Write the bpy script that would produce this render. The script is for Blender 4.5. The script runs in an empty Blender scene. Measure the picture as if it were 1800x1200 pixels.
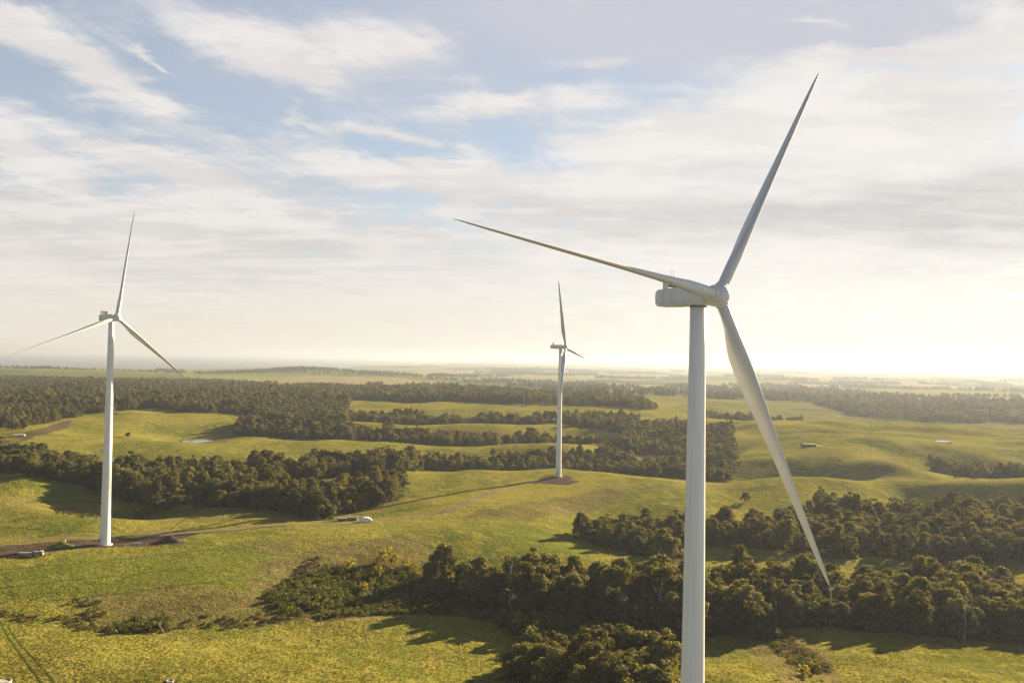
import bpy, bmesh, math, random, time
import numpy as np
from mathutils import Vector, Matrix
R = math.radians
T0 = time.time()
S = bpy.context.scene
COL = S.collection
rnd = random.Random(7)

# ---------------------------------------------------------------- camera
CAMZ = 111.0
PITCH = math.atan(30 / 1400.0)
ROLL = R(1.11)
Fv = Vector((0, math.cos(PITCH), math.sin(PITCH)))
Rv0, Uv0 = Vector((1, 0, 0)), Vector((0, -math.sin(PITCH), math.cos(PITCH)))
Rv = Rv0 * math.cos(ROLL) + Uv0 * math.sin(ROLL)
Uv = -Rv0 * math.sin(ROLL) + Uv0 * math.cos(ROLL)
cam = bpy.data.objects.new('camera', bpy.data.cameras.new('camera'))
COL.objects.link(cam)
cam.data.sensor_width = 36
cam.data.lens = 28.0
cam.data.clip_start = 1.0
cam.data.clip_end = 120000
cam.matrix_world = Matrix(((Rv.x, Uv.x, -Fv.x, 0), (Rv.y, Uv.y, -Fv.y, 0), (Rv.z, Uv.z, -Fv.z, CAMZ), (0, 0, 0, 1)))
S.camera = cam

# ---------------------------------------------------------------- render, exposure
S.view_settings.view_transform = 'Standard'
S.view_settings.look = 'None'
S.view_settings.gamma = 1
EXPO = 2.2
S.view_settings.exposure = EXPO
cy = S.cycles
cy.max_bounces = 6
cy.diffuse_bounces = 3
cy.glossy_bounces = 2
cy.transmission_bounces = 3
cy.transparent_max_bounces = 4
cy.volume_bounces = 0
cy.use_denoising = True
cy.sample_clamp_indirect = 5
cy.use_adaptive_sampling = True
cy.adaptive_threshold = 0.015

# ---------------------------------------------------------------- sun
SUN_AZ, SUN_EL = R(44), R(17.5)
sdir = Vector((math.sin(SUN_AZ) * math.cos(SUN_EL), math.cos(SUN_AZ) * math.cos(SUN_EL), math.sin(SUN_EL)))
sl = bpy.data.lights.new('sun', 'SUN')
sl.energy = 5.0
sl.angle = R(0.6)
sl.color = (1.0, 0.77, 0.47)
sun = bpy.data.objects.new('sun', sl)
COL.objects.link(sun)
sun.rotation_mode = 'QUATERNION'
sun.rotation_quaternion = (-sdir).to_track_quat('-Z', 'Y')


# ---------------------------------------------------------------- node helper
class NT:
    def __init__(s, tree):
        s.t = tree
        s.n, s.l = tree.nodes, tree.links

    def add(s, typ, **kw):
        n = s.n.new(typ)
        for k, v in kw.items():
            setattr(n, k, v)
        return n

    def put(s, sock, v):
        if hasattr(v, 'is_output') or isinstance(v, bpy.types.NodeSocket):
            s.l.new(v, sock)
        elif v is not None:
            sock.default_value = v

    def math(s, op, a, b=None, c=None, clamp=False):
        n = s.add('ShaderNodeMath', operation=op, use_clamp=clamp)
        s.put(n.inputs[0], a)
        s.put(n.inputs[1], b)
        s.put(n.inputs[2], c)
        return n.outputs[0]

    def vmath(s, op, a, b=None, scale=None):
        n = s.add('ShaderNodeVectorMath', operation=op)
        s.put(n.inputs[0], a)
        s.put(n.inputs[1], b)
        if scale is not None:
            s.put(n.inputs['Scale'], scale)
        return n.outputs['Value'] if op in ('DOT_PRODUCT', 'LENGTH', 'DISTANCE') else n.outputs[0]

    def mix(s, f, a, b, typ='MIX'):
        n = s.add('ShaderNodeMix', data_type='RGBA', blend_type=typ, clamp_factor=True)
        s.put(n.inputs[0], f)
        s.put(n.inputs[6], a)
        s.put(n.inputs[7], b)
        return n.outputs[2]

    def fmix(s, f, a, b):
        n = s.add('ShaderNodeMix', data_type='FLOAT')
        s.put(n.inputs[0], f)
        s.put(n.inputs[2], a)
        s.put(n.inputs[3], b)
        return n.outputs[0]

    def noise(s, vec, scale, detail=4, rough=.5, dist=0., lac=2.):
        n = s.add('ShaderNodeTexNoise')
        s.put(n.inputs['Vector'], vec)
        n.inputs['Scale'].default_value = scale
        n.inputs['Detail'].default_value = detail
        n.inputs['Roughness'].default_value = rough
        n.inputs['Distortion'].default_value = dist
        n.inputs['Lacunarity'].default_value = lac
        return n.outputs[0]

    def ramp(s, f, lo, hi, a=0., b=1., smooth=True):
        n = s.add('ShaderNodeMapRange', interpolation_type='SMOOTHSTEP' if smooth else 'LINEAR', clamp=True)
        s.put(n.inputs[0], f)
        s.put(n.inputs[1], lo)
        s.put(n.inputs[2], hi)
        s.put(n.inputs[3], a)
        s.put(n.inputs[4], b)
        return n.outputs[0]

    def xyz(s, x, y, z):
        n = s.add('ShaderNodeCombineXYZ')
        s.put(n.inputs[0], x)
        s.put(n.inputs[1], y)
        s.put(n.inputs[2], z)
        return n.outputs[0]

    def attr(s, name):
        return s.add('ShaderNodeAttribute', attribute_name=name).outputs['Fac']


def c4(c):
    return (c[0], c[1], c[2], 1.0)


# ---------------------------------------------------------------- world: sky with high cloud
W = bpy.data.worlds.new("World")
S.world = W
W.use_nodes = True
W.node_tree.nodes.clear()
w = NT(W.node_tree)
BG = 0.06
sky = w.add('ShaderNodeTexSky', sky_type='NISHITA', sun_disc=False)
sky.sun_elevation = SUN_EL
sky.sun_rotation = SUN_AZ
sky.altitude = 200
sky.air_density = 1.0
sky.dust_density = 0.15
sky.ozone_density = 1.6
dirv = w.add('ShaderNodeTexCoord').outputs['Generated']
sp = w.add('ShaderNodeSeparateXYZ')
w.l.new(dirv, sp.inputs[0])
dx, dy, dz = sp.outputs
zz = w.math('ADD', w.math('MAXIMUM', dz, 0.0), 0.10)
cx = w.math('DIVIDE', dx, zz)
cyy = w.math('DIVIDE', dy, zz)
# cloud layer seen on a flat ceiling; long axis of the streets toward azimuth 22 deg
A = R(22)
al = w.math('ADD', w.math('MULTIPLY', cx, math.sin(A)), w.math('MULTIPLY', cyy, math.cos(A)))
ac = w.math('SUBTRACT', w.math('MULTIPLY', cx, math.cos(A)), w.math('MULTIPLY', cyy, math.sin(A)))
streak2 = w.xyz(w.math('MULTIPLY', al, 1.1), w.math('MULTIPLY', ac, 2.0), 9.1)
flat = w.xyz(w.math('MULTIPLY', cx, 1.0), w.math('MULTIPLY', cyy, 1.2), 1.3)
n_mid = w.noise(flat, 1.7, 10, .60, .5)
n_fib = w.noise(streak2, 2.2, 12, .64, .5)
n_det = w.noise(flat, 5.0, 8, .62, .4)
n_hor = w.noise(w.xyz(w.math('MULTIPLY', cx, .75), w.math('MULTIPLY', cyy, 2.3), 5.5), 2.1, 10, .62, .3)
wn = w.add('ShaderNodeTexNoise')
w.put(wn.inputs['Vector'], flat)
wn.inputs['Scale'].default_value = 2.4
wn.inputs['Detail'].default_value = 7
wn.inputs['Roughness'].default_value = .6
wdir = w.vmath('ADD', dirv, w.vmath('SCALE', w.vmath('SUBTRACT', wn.outputs['Color'], (.5, .5, .5)), None, .085))


def ell(px, py, rx, ry, ang=0.):
    """soft elongated patch of sky round the direction seen there, long half-axis rx (px of 1/1400 rad), tilt in degrees"""
    c = (Fv + Rv * ((px - 900) / 1400) - Uv * ((py - 600) / 1400)).normalized()
    h = Vector((c.y, -c.x, 0)).normalized()
    v = h.cross(c)
    a_ = R(ang)
    e1, e2 = h * math.cos(a_) - v * math.sin(a_), h * math.sin(a_) + v * math.cos(a_)
    a1 = w.math('MULTIPLY', w.math('SUBTRACT', w.vmath('DOT_PRODUCT', wdir, tuple(e1)), c.dot(e1)), 1400 / (rx * .95))
    b1 = w.math('MULTIPLY', w.math('SUBTRACT', w.vmath('DOT_PRODUCT', wdir, tuple(e2)), c.dot(e2)), 1400 / (ry * .9))
    r2 = w.math('ADD', w.math('MULTIPLY', a1, a1), w.math('MULTIPLY', b1, b1))
    front = w.ramp(w.vmath('DOT_PRODUCT', dirv, tuple(c)), .2, .5)
    return w.math('MULTIPLY', w.math('EXPONENT', w.math('MULTIPLY', r2, -1.0)), front)


def total(items, f=None):
    t_ = None
    for px, py, rx, ry, ang, amp in items:
        q = w.math('MULTIPLY', ell(px, py, rx, ry, ang), amp)
        t_ = q if t_ is None else w.math('ADD', t_, q)
    return t_


dsun = w.vmath('DOT_PRODUCT', w.vmath('NORMALIZE', dirv), tuple(sdir))
lowglow_dir = Vector((math.sin(R(27)), math.cos(R(27)), .06)).normalized()
lowglow = w.math('POWER', w.math('MAXIMUM', w.vmath('DOT_PRODUCT', dirv, tuple(lowglow_dir)), 0), 9.0)
clouds = total(((190, 160, 250, 36, 22, 1.0), (120, 85, 100, 26, 14, .9), (15, 22, 60, 20, 5, .9), (268, 112, 40, 7, 25, .8),
                (480, 85, 200, 50, 6, .85), (690, 70, 150, 48, 0, .85), (520, 128, 90, 20, 5, .6),
                (40, 265, 100, 30, 28, 1.0), (110, 325, 90, 14, 28, .7), (290, 298, 190, 34, 13, 1.0), (200, 260, 120, 16, 5, .5),
                (610, 285, 170, 26, 4, .9), (690, 243, 150, 15, 3, .9), (510, 190, 60, 10, 60, .35), (560, 225, 60, 8, 25, .4),
                (870, 195, 160, 24, -8, .8), (1040, 108, 90, 18, -5, .8), (1240, 215, 330, 75, -3, 1.1), (1620, 230, 260, 110, 5, 1.1),
                (1420, 52, 60, 8, 8, .8), (1560, 95, 170, 22, 4, .9), (1740, 40, 120, 50, 0, 1.0), (900, 330, 320, 40, 4, .7), (1270, 292, 260, 30, 0, .7), (760, 310, 200, 24, 0, .5), (1680, 385, 320, 70, 0, .8), (1150, 360, 300, 50, 0, .55), (200, 400, 300, 45, -3, .75)))
low = w.ramp(dz, .245, .12, 0, 1.0)                      # the veil closes toward the horizon
edge = w.math('ADD', w.math('MULTIPLY', n_fib, .55), w.math('ADD', w.math('MULTIPLY', n_hor, .40), w.math('MULTIPLY', n_det, .20)))
cov = w.math('ADD', clouds, low)
cov = w.math('ADD', cov, w.math('MULTIPLY', w.math('SUBTRACT', edge, .58), 3.2))
mask = w.ramp(cov, .12, 1.10, 0.05, .97)
sh_in = w.math('ADD', w.math('MULTIPLY', n_mid, .30), w.math('ADD', w.math('MULTIPLY', n_hor, .5), w.math('MULTIPLY', n_fib, .2)))
shade = w.ramp(sh_in, .42, .56, 0, 1)
K = 1.0 / (2 ** EXPO) / BG
grey = (0.67 * K, 0.65 * K, 0.65 * K, 1)
white = (0.86 * K, 0.825 * K, 0.80 * K, 1)
ccol = w.mix(w.math('MAXIMUM', shade, w.ramp(clouds, .25, .9, 0, .5)), grey, white)
warm = w.ramp(dz, .19, .0, 0, 1)
ccol = w.mix(w.math('MULTIPLY', warm, .85), ccol, (0.87 * K, 0.80 * K, 0.69 * K, 1))
ccol = w.mix(w.math('MULTIPLY', w.math('MULTIPLY', lowglow, w.ramp(dz, .40, .10, .3, 1)), .62), ccol, (1.04 * K, 1.0 * K, 0.93 * K, 1))
bank = total(((1330, 372, 400, 44, -2, 1.0), (1750, 380, 240, 60, -4, 1.0), (1250, 300, 200, 14, 0, .4), (300, 470, 300, 22, 0, .45), (650, 440, 260, 24, 2, .45), (1650, 190, 120, 40, 0, .35), (900, 350, 170, 26, 6, .6), (1520, 100, 130, 14, 3, .5), (560, 335, 240, 28, 4, .55), (100, 390, 160, 30, 0, .5)))
ccol = w.mix(w.math('MULTIPLY', bank, w.ramp(sh_in, .36, .64, 1, .45), clamp=True), ccol, (0.625 * K, 0.605 * K, 0.60 * K, 1))
away = w.ramp(dsun, .10, -.5, 1.0, .32)                # clouds on the far side from the sun are duller
zen = w.ramp(dz, .46, .85, 1.0, .30)                   # sky overhead, out of view, dimmed to lower the ambient light
away = w.math('MULTIPLY', away, zen)
ccol = w.vmath('SCALE', ccol, None, away)
skyc = w.mix(1.0, sky.outputs[0], (.66, .59, .52, 1), 'MULTIPLY')
lil = total(((1050, 20, 380, 90, 0, .7), (1500, 40, 300, 60, 0, .6), (300, 20, 160, 30, 10, .5), (700, 160, 300, 60, 0, .25)))
skyc = w.mix(w.math('ADD', .40, lil, clamp=True), skyc, (0.575 * K, 0.595 * K, 0.68 * K, 1))
skyc = w.vmath('SCALE', skyc, None, zen)
bgcol = w.mix(mask, skyc, ccol)
bgn = w.add('ShaderNodeBackground')
bgn.inputs[1].default_value = BG
w.l.new(bgcol, bgn.inputs[0])
wo = w.add('ShaderNodeOutputWorld')
w.l.new(bgn.outputs[0], wo.inputs[0])


# ---------------------------------------------------------------- small library
def tag(o, label=None, cat=None, group=None, kind=None):
    if label: o['label'] = label
    if cat: o['category'] = cat
    if group: o['group'] = group
    if kind: o['kind'] = kind
    return o


def empty(name, loc=(0, 0, 0), rz=0.0):
    o = bpy.data.objects.new(name, None)
    o.location = loc
    o.rotation_euler = (0, 0, rz)
    o.empty_display_size = .5
    COL.objects.link(o)
    return o


def mesh_np(name, V, Fq, smooth=False):
    """V (n,3), Fq (m,4) or (m,3) numpy arrays -> mesh"""
    me = bpy.data.meshes.new(name)
    V = np.ascontiguousarray(V, dtype=np.float32)
    Fq = np.ascontiguousarray(Fq, dtype=np.int32)
    k = Fq.shape[1]
    me.vertices.add(len(V))
    me.vertices.foreach_set('co', V.ravel())
    me.loops.add(Fq.size)
    me.loops.foreach_set('vertex_index', Fq.ravel())
    me.polygons.add(len(Fq))
    me.polygons.foreach_set('loop_start', np.arange(0, Fq.size, k, dtype=np.int32))
    me.polygons.foreach_set('loop_total', np.full(len(Fq), k, dtype=np.int32))
    if smooth:
        me.polygons.foreach_set('use_smooth', np.ones(len(Fq), dtype=bool))
    me.update(calc_edges=True)
    return me


class MB:
    """collects shapes, builds ONE mesh object"""
    def __init__(s):
        s.v, s.f, s.sm = [], [], []

    def loft(s, rings, caps=True, smooth=True):
        n = len(rings[0])
        b = len(s.v)
        for r_ in rings:
            s.v += [tuple(p) for p in r_]
        for i in range(len(rings) - 1):
            for j in range(n):
                a0 = b + i * n + j
                a1 = b + i * n + (j + 1) % n
                s.f.append((a0, a1, a1 + n, a0 + n))
                s.sm.append(smooth)
        if caps:
            s.f.append(tuple(b + j for j in reversed(range(n))))
            s.sm.append(False)
            s.f.append(tuple(b + (len(rings) - 1) * n + j for j in range(n)))
            s.sm.append(False)
        return s

    def tube(s, pts, radii, n=8, smooth=True):
        rings = []
        pts = [Vector(p) for p in pts]
        for i, p in enumerate(pts):
            d = (pts[min(i + 1, len(pts) - 1)] - pts[max(i - 1, 0)]).normalized()
            a = d.orthogonal() if i == 0 else (pa - d * pa.dot(d))
            a.normalize()
            pa = a
            bb = d.cross(a)
            r_ = radii[i] if hasattr(radii, '__len__') else radii
            rings.append([p + a * (r_ * math.cos(t)) + bb * (r_ * math.sin(t)) for t in (2 * math.pi * k / n for k in range(n))])
        return s.loft(rings, True, smooth)

    def box(s, c, size, rz=0.0, taper=1.0):
        cx_, cy_, cz_ = c
        hx, hy, hz = size[0] / 2, size[1] / 2, size[2] / 2
        b = len(s.v)
        ca, sa = math.cos(rz), math.sin(rz)
        for z, k in ((-hz, 1), (hz, taper)):
            for x, y in ((-hx, -hy), (hx, -hy), (hx, hy), (-hx, hy)):
                x *= k
                y *= k
                s.v.append((cx_ + x * ca - y * sa, cy_ + x * sa + y * ca, cz_ + z))
        for q in ((3, 2, 1, 0), (4, 5, 6, 7), (0, 1, 5, 4), (1, 2, 6, 5), (2, 3, 7, 6), (3, 0, 4, 7)):
            s.f.append(tuple(b + i for i in q))
            s.sm.append(False)
        return s

    def build(s, name, mat, parent=None, bevel=0):
        me = bpy.data.meshes.new(name)
        me.from_pydata(s.v, [], s.f)
        me.polygons.foreach_set('use_smooth', s.sm)
        me.materials.append(mat)
        me.update()
        if bevel:
            bm = bmesh.new()
            bm.from_mesh(me)
            es = [e for e in bm.edges if len(e.link_faces) == 2 and e.calc_face_angle(0) > .6]
            bmesh.ops.bevel(bm, geom=es, offset=bevel, segments=2, affect='EDGES', clamp_overlap=True)
            bm.to_mesh(me)
            bm.free()
        o = bpy.data.objects.new(name, me)
        COL.objects.link(o)
        if parent:
            o.parent = parent
        return o


def ring_rr(w_, h_, r_, n=5):
    """rounded rectangle outline in (a,b)"""
    out = []
    for cx_, cy_, a0 in ((w_ / 2 - r_, h_ / 2 - r_, 0), (-w_ / 2 + r_, h_ / 2 - r_, 90), (-w_ / 2 + r_, -h_ / 2 + r_, 180), (w_ / 2 - r_, -h_ / 2 + r_, 270)):
        for k in range(n):
            a = R(a0 + 90 * k / (n - 1))
            out.append((cx_ + r_ * math.cos(a), cy_ + r_ * math.sin(a)))
    return out


# ---------------------------------------------------------------- terrain
# surveyed heights: (bearing as photo column, forward distance m, height m)
CP = """
0 275 -4;450 275 -2;900 272 -3;1200 270 -10;1500 275 -4;1800 275 -3;-200 275 -4;2000 275 -3
0 120 -4;900 120 -4;1800 120 -4;1240 167 -4;0 180 -4;600 180 -3;1800 190 -4
0 356 -7;100 352 -8;250 346 -9.5;400 345 -10;500 352 -12;600 362 -13;750 352 -13;900 335 -13;700 300 -6;850 295 -8;300 310 -4.5;100 310 -4
1000 330 -14;1100 345 -15;1200 350 -14;1000 385 -14;1250 400 -15;1459 385 -14;1800 375 -14;1800 430 -15;1500 450 -15
1400 358 -12.5;1500 328 -8;1700 330 -8;1300 300 -5;1250 280 -4;1600 300 -4;1350 330 -11;1450 300 -8;1950 330 -8
0 400 -4;0 440 -4;184 474 -4;300 470 -4.5;100 420 -4;300 400 -6;450 450 -7;500 400 -10;600 430 -14;700 410 -15.5;650 500 -5;560 480 -7;800 430 -16;450 520 -5;640 565 -8;720 592 -9;690 460 -13
800 535 -6;900 530 -8;1000 510 -11;1100 500 -13;1200 500 -15;850 470 -13;1000 450 -14;740 520 -5.5
800 650 -5;900 700 -4.5;850 600 -6;960 640 -8;1050 640 -15;1000 590 -13;1100 580 -19;1150 680 -12
983 785 -5.5;983 825 -4.5;983 860 -7;983 900 -20;850 780 -4;750 780 -5;720 810 -6;1100 790 -5;1190 775 -6;1250 750 -8;750 840 -9;1100 840 -8;1190 830 -11;1250 800 -12;850 850 -7;850 910 -20
0 564 -5;150 627 -21;250 605 -18;60 600 -7;330 600 -11;50 655 1;-60 680 1;250 680 -6;350 640 -9;450 640 -8;560 585 -7;680 680 -6;300 560 -6;100 520 -3.5;300 510 -3;450 560 -4.5;80 590 -4
0 760 2;200 760 -3;400 780 -6;600 840 -8;800 930 -20
0 850 6;150 945 8;310 950 4;0 960 12;345 1010 -4;250 1080 2;330 1080 -3;200 1183 14;300 1250 12;420 1200 6;450 1000 2;600 1030 1;700 1029 1;900 1048 0;1050 1083 -4;600 1090 -9;800 1110 -13;1000 1130 -14;640 1219 9;850 1225 9;1080 1230 3;1200 1050 -16;1150 1150 -12
640 1290 -3;850 1320 -3;400 1330 8;283 1350 10;640 1504 10;900 1520 10;1150 1480 6;60 1380 14;-40 1000 12;0 1200 14
200 1841 10;600 1841 10;900 1841 12;200 3000 -10;600 2600 -3;400 3600 -22;900 2400 8;1100 2000 8;1100 1640 15;0 3600 -24;760 2600 3;1000 1650 14;200 1300 13
1250 1000 -14;1300 1150 -2;1400 1400 11;1260 1340 6;1540 1420 10;1800 1300 6.5;1700 1350 9;1420 1040 5;1657 1103 6;1500 1200 9;1450 930 -5;1300 980 -9;1440 862 -23;1400 780 -2;1290 855 -20;1370 860 -21;1480 790 -4;1330 720 -9;1300 690 -12;1500 800 -6;1600 765 -27;1690 760 -28;1780 740 -27;1600 860 -1;1700 800 -5;1800 760 -8;1550 900 0;1700 950 -27;1800 920 -27;1650 970 -21;1650 1040 0;1800 1050 0;1700 690 -23;1800 680 -24;1550 720 -19;1400 810 -6;1330 790 -5
1300 1700 -14;1500 1800 -22;1800 1650 -17;1500 2100 -26;1700 2100 -24;1500 2600 -14;1800 2600 -12
1300 540 -16;1500 520 -16;1800 520 -16;1500 640 -16;1800 620 -17;1250 620 -15;1400 600 -16
100 5490 -40;100 4600 -8;300 5600 -38;540 5400 20;640 5400 0;450 5400 -12;560 4900 -10;800 6000 -35;1100 6000 -40;1500 5000 -36;1800 5000 -36;1100 4000 -22;1500 3800 -28;1200 3000 -12;900 4200 -18
"""
cp = np.array([[float(q) for q in t.split()] for ln in CP.strip().splitlines() for t in ln.split(';')])
cu = (cp[:, 0] - 900) / 1400 + 0.0194 * 0.18 * np.clip(450 / cp[:, 1], 0, 1.5)
cv = np.log(cp[:, 1])
ML = np.log([60, 300, 900, 1500, 2500, 4000, 6000, 10000, 45000])
MZ = [-4, -6, -8, 0, 3, -18, -38, -50, -52]
zmean = lambda v: np.interp(v, ML, MZ)


def kern(du, dv):
    r = np.sqrt((du / .20) ** 2 + (dv / .17) ** 2)
    return (1 + 1.732 * r) * np.exp(-1.732 * r)


KM = kern(cu[:, None] - cu[None], cv[:, None] - cv[None]) + np.eye(len(cp)) * .004
KW = np.linalg.solve(KM, cp[:, 2] - zmean(cv))


def hash2(ix, iy, seed):
    h = (ix.astype(np.int64) * 374761393 + iy.astype(np.int64) * 668265263 + seed * 974711) & 0xFFFFFFFF
    h = ((h ^ (h >> 13)) * 1274126177) & 0xFFFFFFFF
    return ((h ^ (h >> 16)) & 0xFFFF) / 65535.0


def vnoise(x, y, seed=0):
    ix, iy = np.floor(x), np.floor(y)
    fx, fy = x - ix, y - iy
    fx = fx * fx * fx * (fx * (fx * 6 - 15) + 10)
    fy = fy * fy * fy * (fy * (fy * 6 - 15) + 10)
    a, b = hash2(ix, iy, seed), hash2(ix + 1, iy, seed)
    c, d = hash2(ix, iy + 1, seed), hash2(ix + 1, iy + 1, seed)
    return (a + (b - a) * fx + (c - a) * fy + (a - b - c + d) * fx * fy) * 2 - 1


GU = np.unique(np.concatenate([np.linspace(-2.2, -.8, 50), np.linspace(-.8, .8, 641), np.linspace(.8, 2.2, 50)]))
GV = np.unique(np.concatenate([np.log(np.geomspace(60, 260, 60)), np.log(np.geomspace(260, 1000, 300)), np.log(np.geomspace(1000, 2500, 170)), np.log(np.geomspace(2500, 45000, 200))]))
UU, VV = np.meshgrid(GU, GV)
YY = np.exp(VV)
XX = UU * YY
ZZ = zmean(VV)
for i in range(len(cp)):
    ZZ += KW[i] * kern(UU - cu[i], VV - cv[i])
near = np.clip((YY - 1500) / 4000, 0, 1)
ZZ += (.5 + .5 * np.clip((YY - 420) / 150, 0, 1)) * vnoise(XX / 38, YY / 38, 1) + .22 * vnoise(XX / 15, YY / 15, 2) * (1 - near) + 1.5 * vnoise(XX / 130, YY / 130, 3) + (2.6 * np.clip((YY - 330) / 350, 0, 1)) * vnoise(XX / 70, YY / 85, 9)
RH = np.clip((UU - .21) / .08, 0, 1) * np.clip((YY - 740) / 100, 0, 1) * np.clip((1500 - YY) / 200, 0, 1)
ZZ += RH * (6.5 * vnoise(XX / 140 + 3, YY / 58 + .4 * XX / 140, 21) + 1.8 * vnoise(XX / 50, YY / 30, 22))
ZZ += near * (13 * vnoise(XX / 1500, YY / 1500, 4) + 4.5 * vnoise(XX / 600, YY / 600, 5) + 20 * vnoise(XX / 4200, YY / 4200, 6) * np.clip(YY / 9000 - .5, 0, 1))
# the coast: beyond this distance the land drops under the sea
cst = np.exp(np.interp(UU, [-2.2, -.64, -.43, -.214, -.12, -.036, .02], np.log([7600, 7700, 7900, 10800, 15500, 33000, 60000])))
tt = np.clip((YY - cst + 260) / 420, 0, 1)
tt = tt * tt * (3 - 2 * tt)
ZZ = ZZ * (1 - tt) + (-150) * tt


def H(x, y):
    x = np.asarray(x, float)
    y = np.asarray(y, float)
    u, v = x / y, np.log(y)
    i = np.clip(np.searchsorted(GU, u) - 1, 0, len(GU) - 2)
    j = np.clip(np.searchsorted(GV, v) - 1, 0, len(GV) - 2)
    fu = (u - GU[i]) / (GU[i + 1] - GU[i])
    fv = (v - GV[j]) / (GV[j + 1] - GV[j])
    return (ZZ[j, i] * (1 - fu) + ZZ[j, i + 1] * fu) * (1 - fv) + (ZZ[j + 1, i] * (1 - fu) + ZZ[j + 1, i + 1] * fu) * fv


def gp(px, py):
    """the place on the ground seen at a place of the photograph"""
    d = Fv + Rv * ((px - 900) / 1400) - Uv * ((py - 600) / 1400)
    Y = np.geomspace(70, 40000, 6000)
    k = Y / d.y
    h = H(k * d.x, Y) - (CAMZ + k * d.z)
    i = int(np.argmax(h > 0))
    if i == 0:
        i = len(Y) - 1
    a = h[i - 1] / (h[i - 1] - h[i]) if i > 0 else 0
    y = Y[i - 1] + (Y[i] - Y[i - 1]) * a
    x = y / d.y * d.x
    return Vector((x, y, float(H(x, y))))


def xd(px, D):
    return (px - 900) / 1400 * D + 0.0194 * 0.0 * D, D


def inpoly(px, py, poly):
    ins = np.zeros(np.shape(px), bool)
    n = len(poly)
    for i in range(n):
        x0, y0 = poly[i]
        x1, y1 = poly[(i + 1) % n]
        c = ((y0 > py) != (y1 > py))
        with np.errstate(divide='ignore', invalid='ignore'):
            xi = (x1 - x0) * (py - y0) / (y1 - y0 + 1e-12) + x0
        ins ^= c & (px < xi)
    return ins


def poly_px(pts):
    return [(p.x / p.y, math.log(p.y)) for p in (gp(*q) for q in pts)]


def poly_d(pts):
    return [((px - 900) / 1400, math.log(D)) for px, D in pts]


# woods: outlines as (bearing column, distance), tree spacing, tree scale
WOODS = {
 'P1': ([(745,432),(850,398),(950,388),(1050,372),(1150,356),(1250,362),(1350,372),(1459,378),(1600,368),(1700,364),(2150,356),(2150,440),(1650,440),(1500,440),(1380,430),(1250,428),(1150,422),(1000,422),(860,438),(760,450)], 8.8, .98),
 'P1b': ([(950,288),(1010,274),(1100,262),(1188,262),(1188,318),(1130,326),(1040,316),(945,338),(912,322),(905,300)], 8.2, .84),
 'P2': ([(1018,566),(1060,545),(1130,522),(1200,507),(1240,565),(1320,552),(1400,540),(1480,520),(1560,530),(1660,517),(2150,522),(2150,690),(1700,680),(1560,672),(1470,692),(1400,645),(1300,602),(1240,606),(1150,600),(1050,612)], 9.2, .84),
 'P3': ([(350,628),(400,624),(500,609),(547,592),(563,580),(600,594),(640,628),(700,660),(715,700),(650,700),(500,690),(400,680),(350,650)], 8.6, .82),
 'P4': ([(-260,680),(100,680),(170,674),(230,662),(290,652),(330,668),(420,722),(700,800),(760,890),(1000,905),(1190,885),(1280,860),(1300,985),(1150,1000),(1000,990),(800,965),(600,870),(400,800),(200,765),(0,775),(-260,775)], 8.8, .76),
 'P5': ([(415,1100),(600,1080),(840,1080),(1050,1095),(1062,1112),(1050,1150),(840,1155),(640,1172),(600,1205),(430,1180)], 8.4, .64),
 'P6': ([(450,1275),(600,1285),(800,1290),(980,1290),(1100,1200),(1190,1150),(1290,1105),(1290,1250),(1200,1330),(1100,1420),(960,1400),(800,1400),(600,1420),(450,1400)], 9, .70),
 'P6L': ([(285,1385),(400,1340),(600,1320),(620,1610),(400,1660),(285,1610)], 9.5, .72),
 'P6R': ([(1090,1065),(1150,1005),(1210,1000),(1290,955),(1300,1060),(1290,1110),(1200,1155),(1090,1205)], 9, .70),
 'P7': ([(150,1230),(203,1240),(203,1285),(150,1285)], 8, .6),
 'P8': ([(-260,1290),(60,1300),(145,1300),(200,1290),(290,1420),(600,1640),(620,1750),(900,1710),(1000,1665),(1100,1640),(1158,1660),(1130,2100),(900,2450),(760,2650),(560,2900),(400,3350),(200,3350),(-260,3350)], 10.5, .78),
 'P8b': ([(-260,985),(40,1000),(90,1090),(150,1200),(150,1310),(-260,1320)], 8.5, .52),
 'P9': ([(1437,2500),(1500,2160),(1620,1960),(2150,1760),(2150,2500),(1600,2620),(1437,2660)], 10.5, .76),
 'P10': ([(1632,965),(1700,918),(1800,870),(2150,820),(2150,960),(2150,960),(1700,985),(1640,1005)], 8.4, .95),
 'P11': ([(1243,1560),(1410,1610),(1410,1680),(1243,1700)], 9, .6),
}
WPOLY = {k: poly_d(v[0]) for k, v in WOODS.items()}

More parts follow.
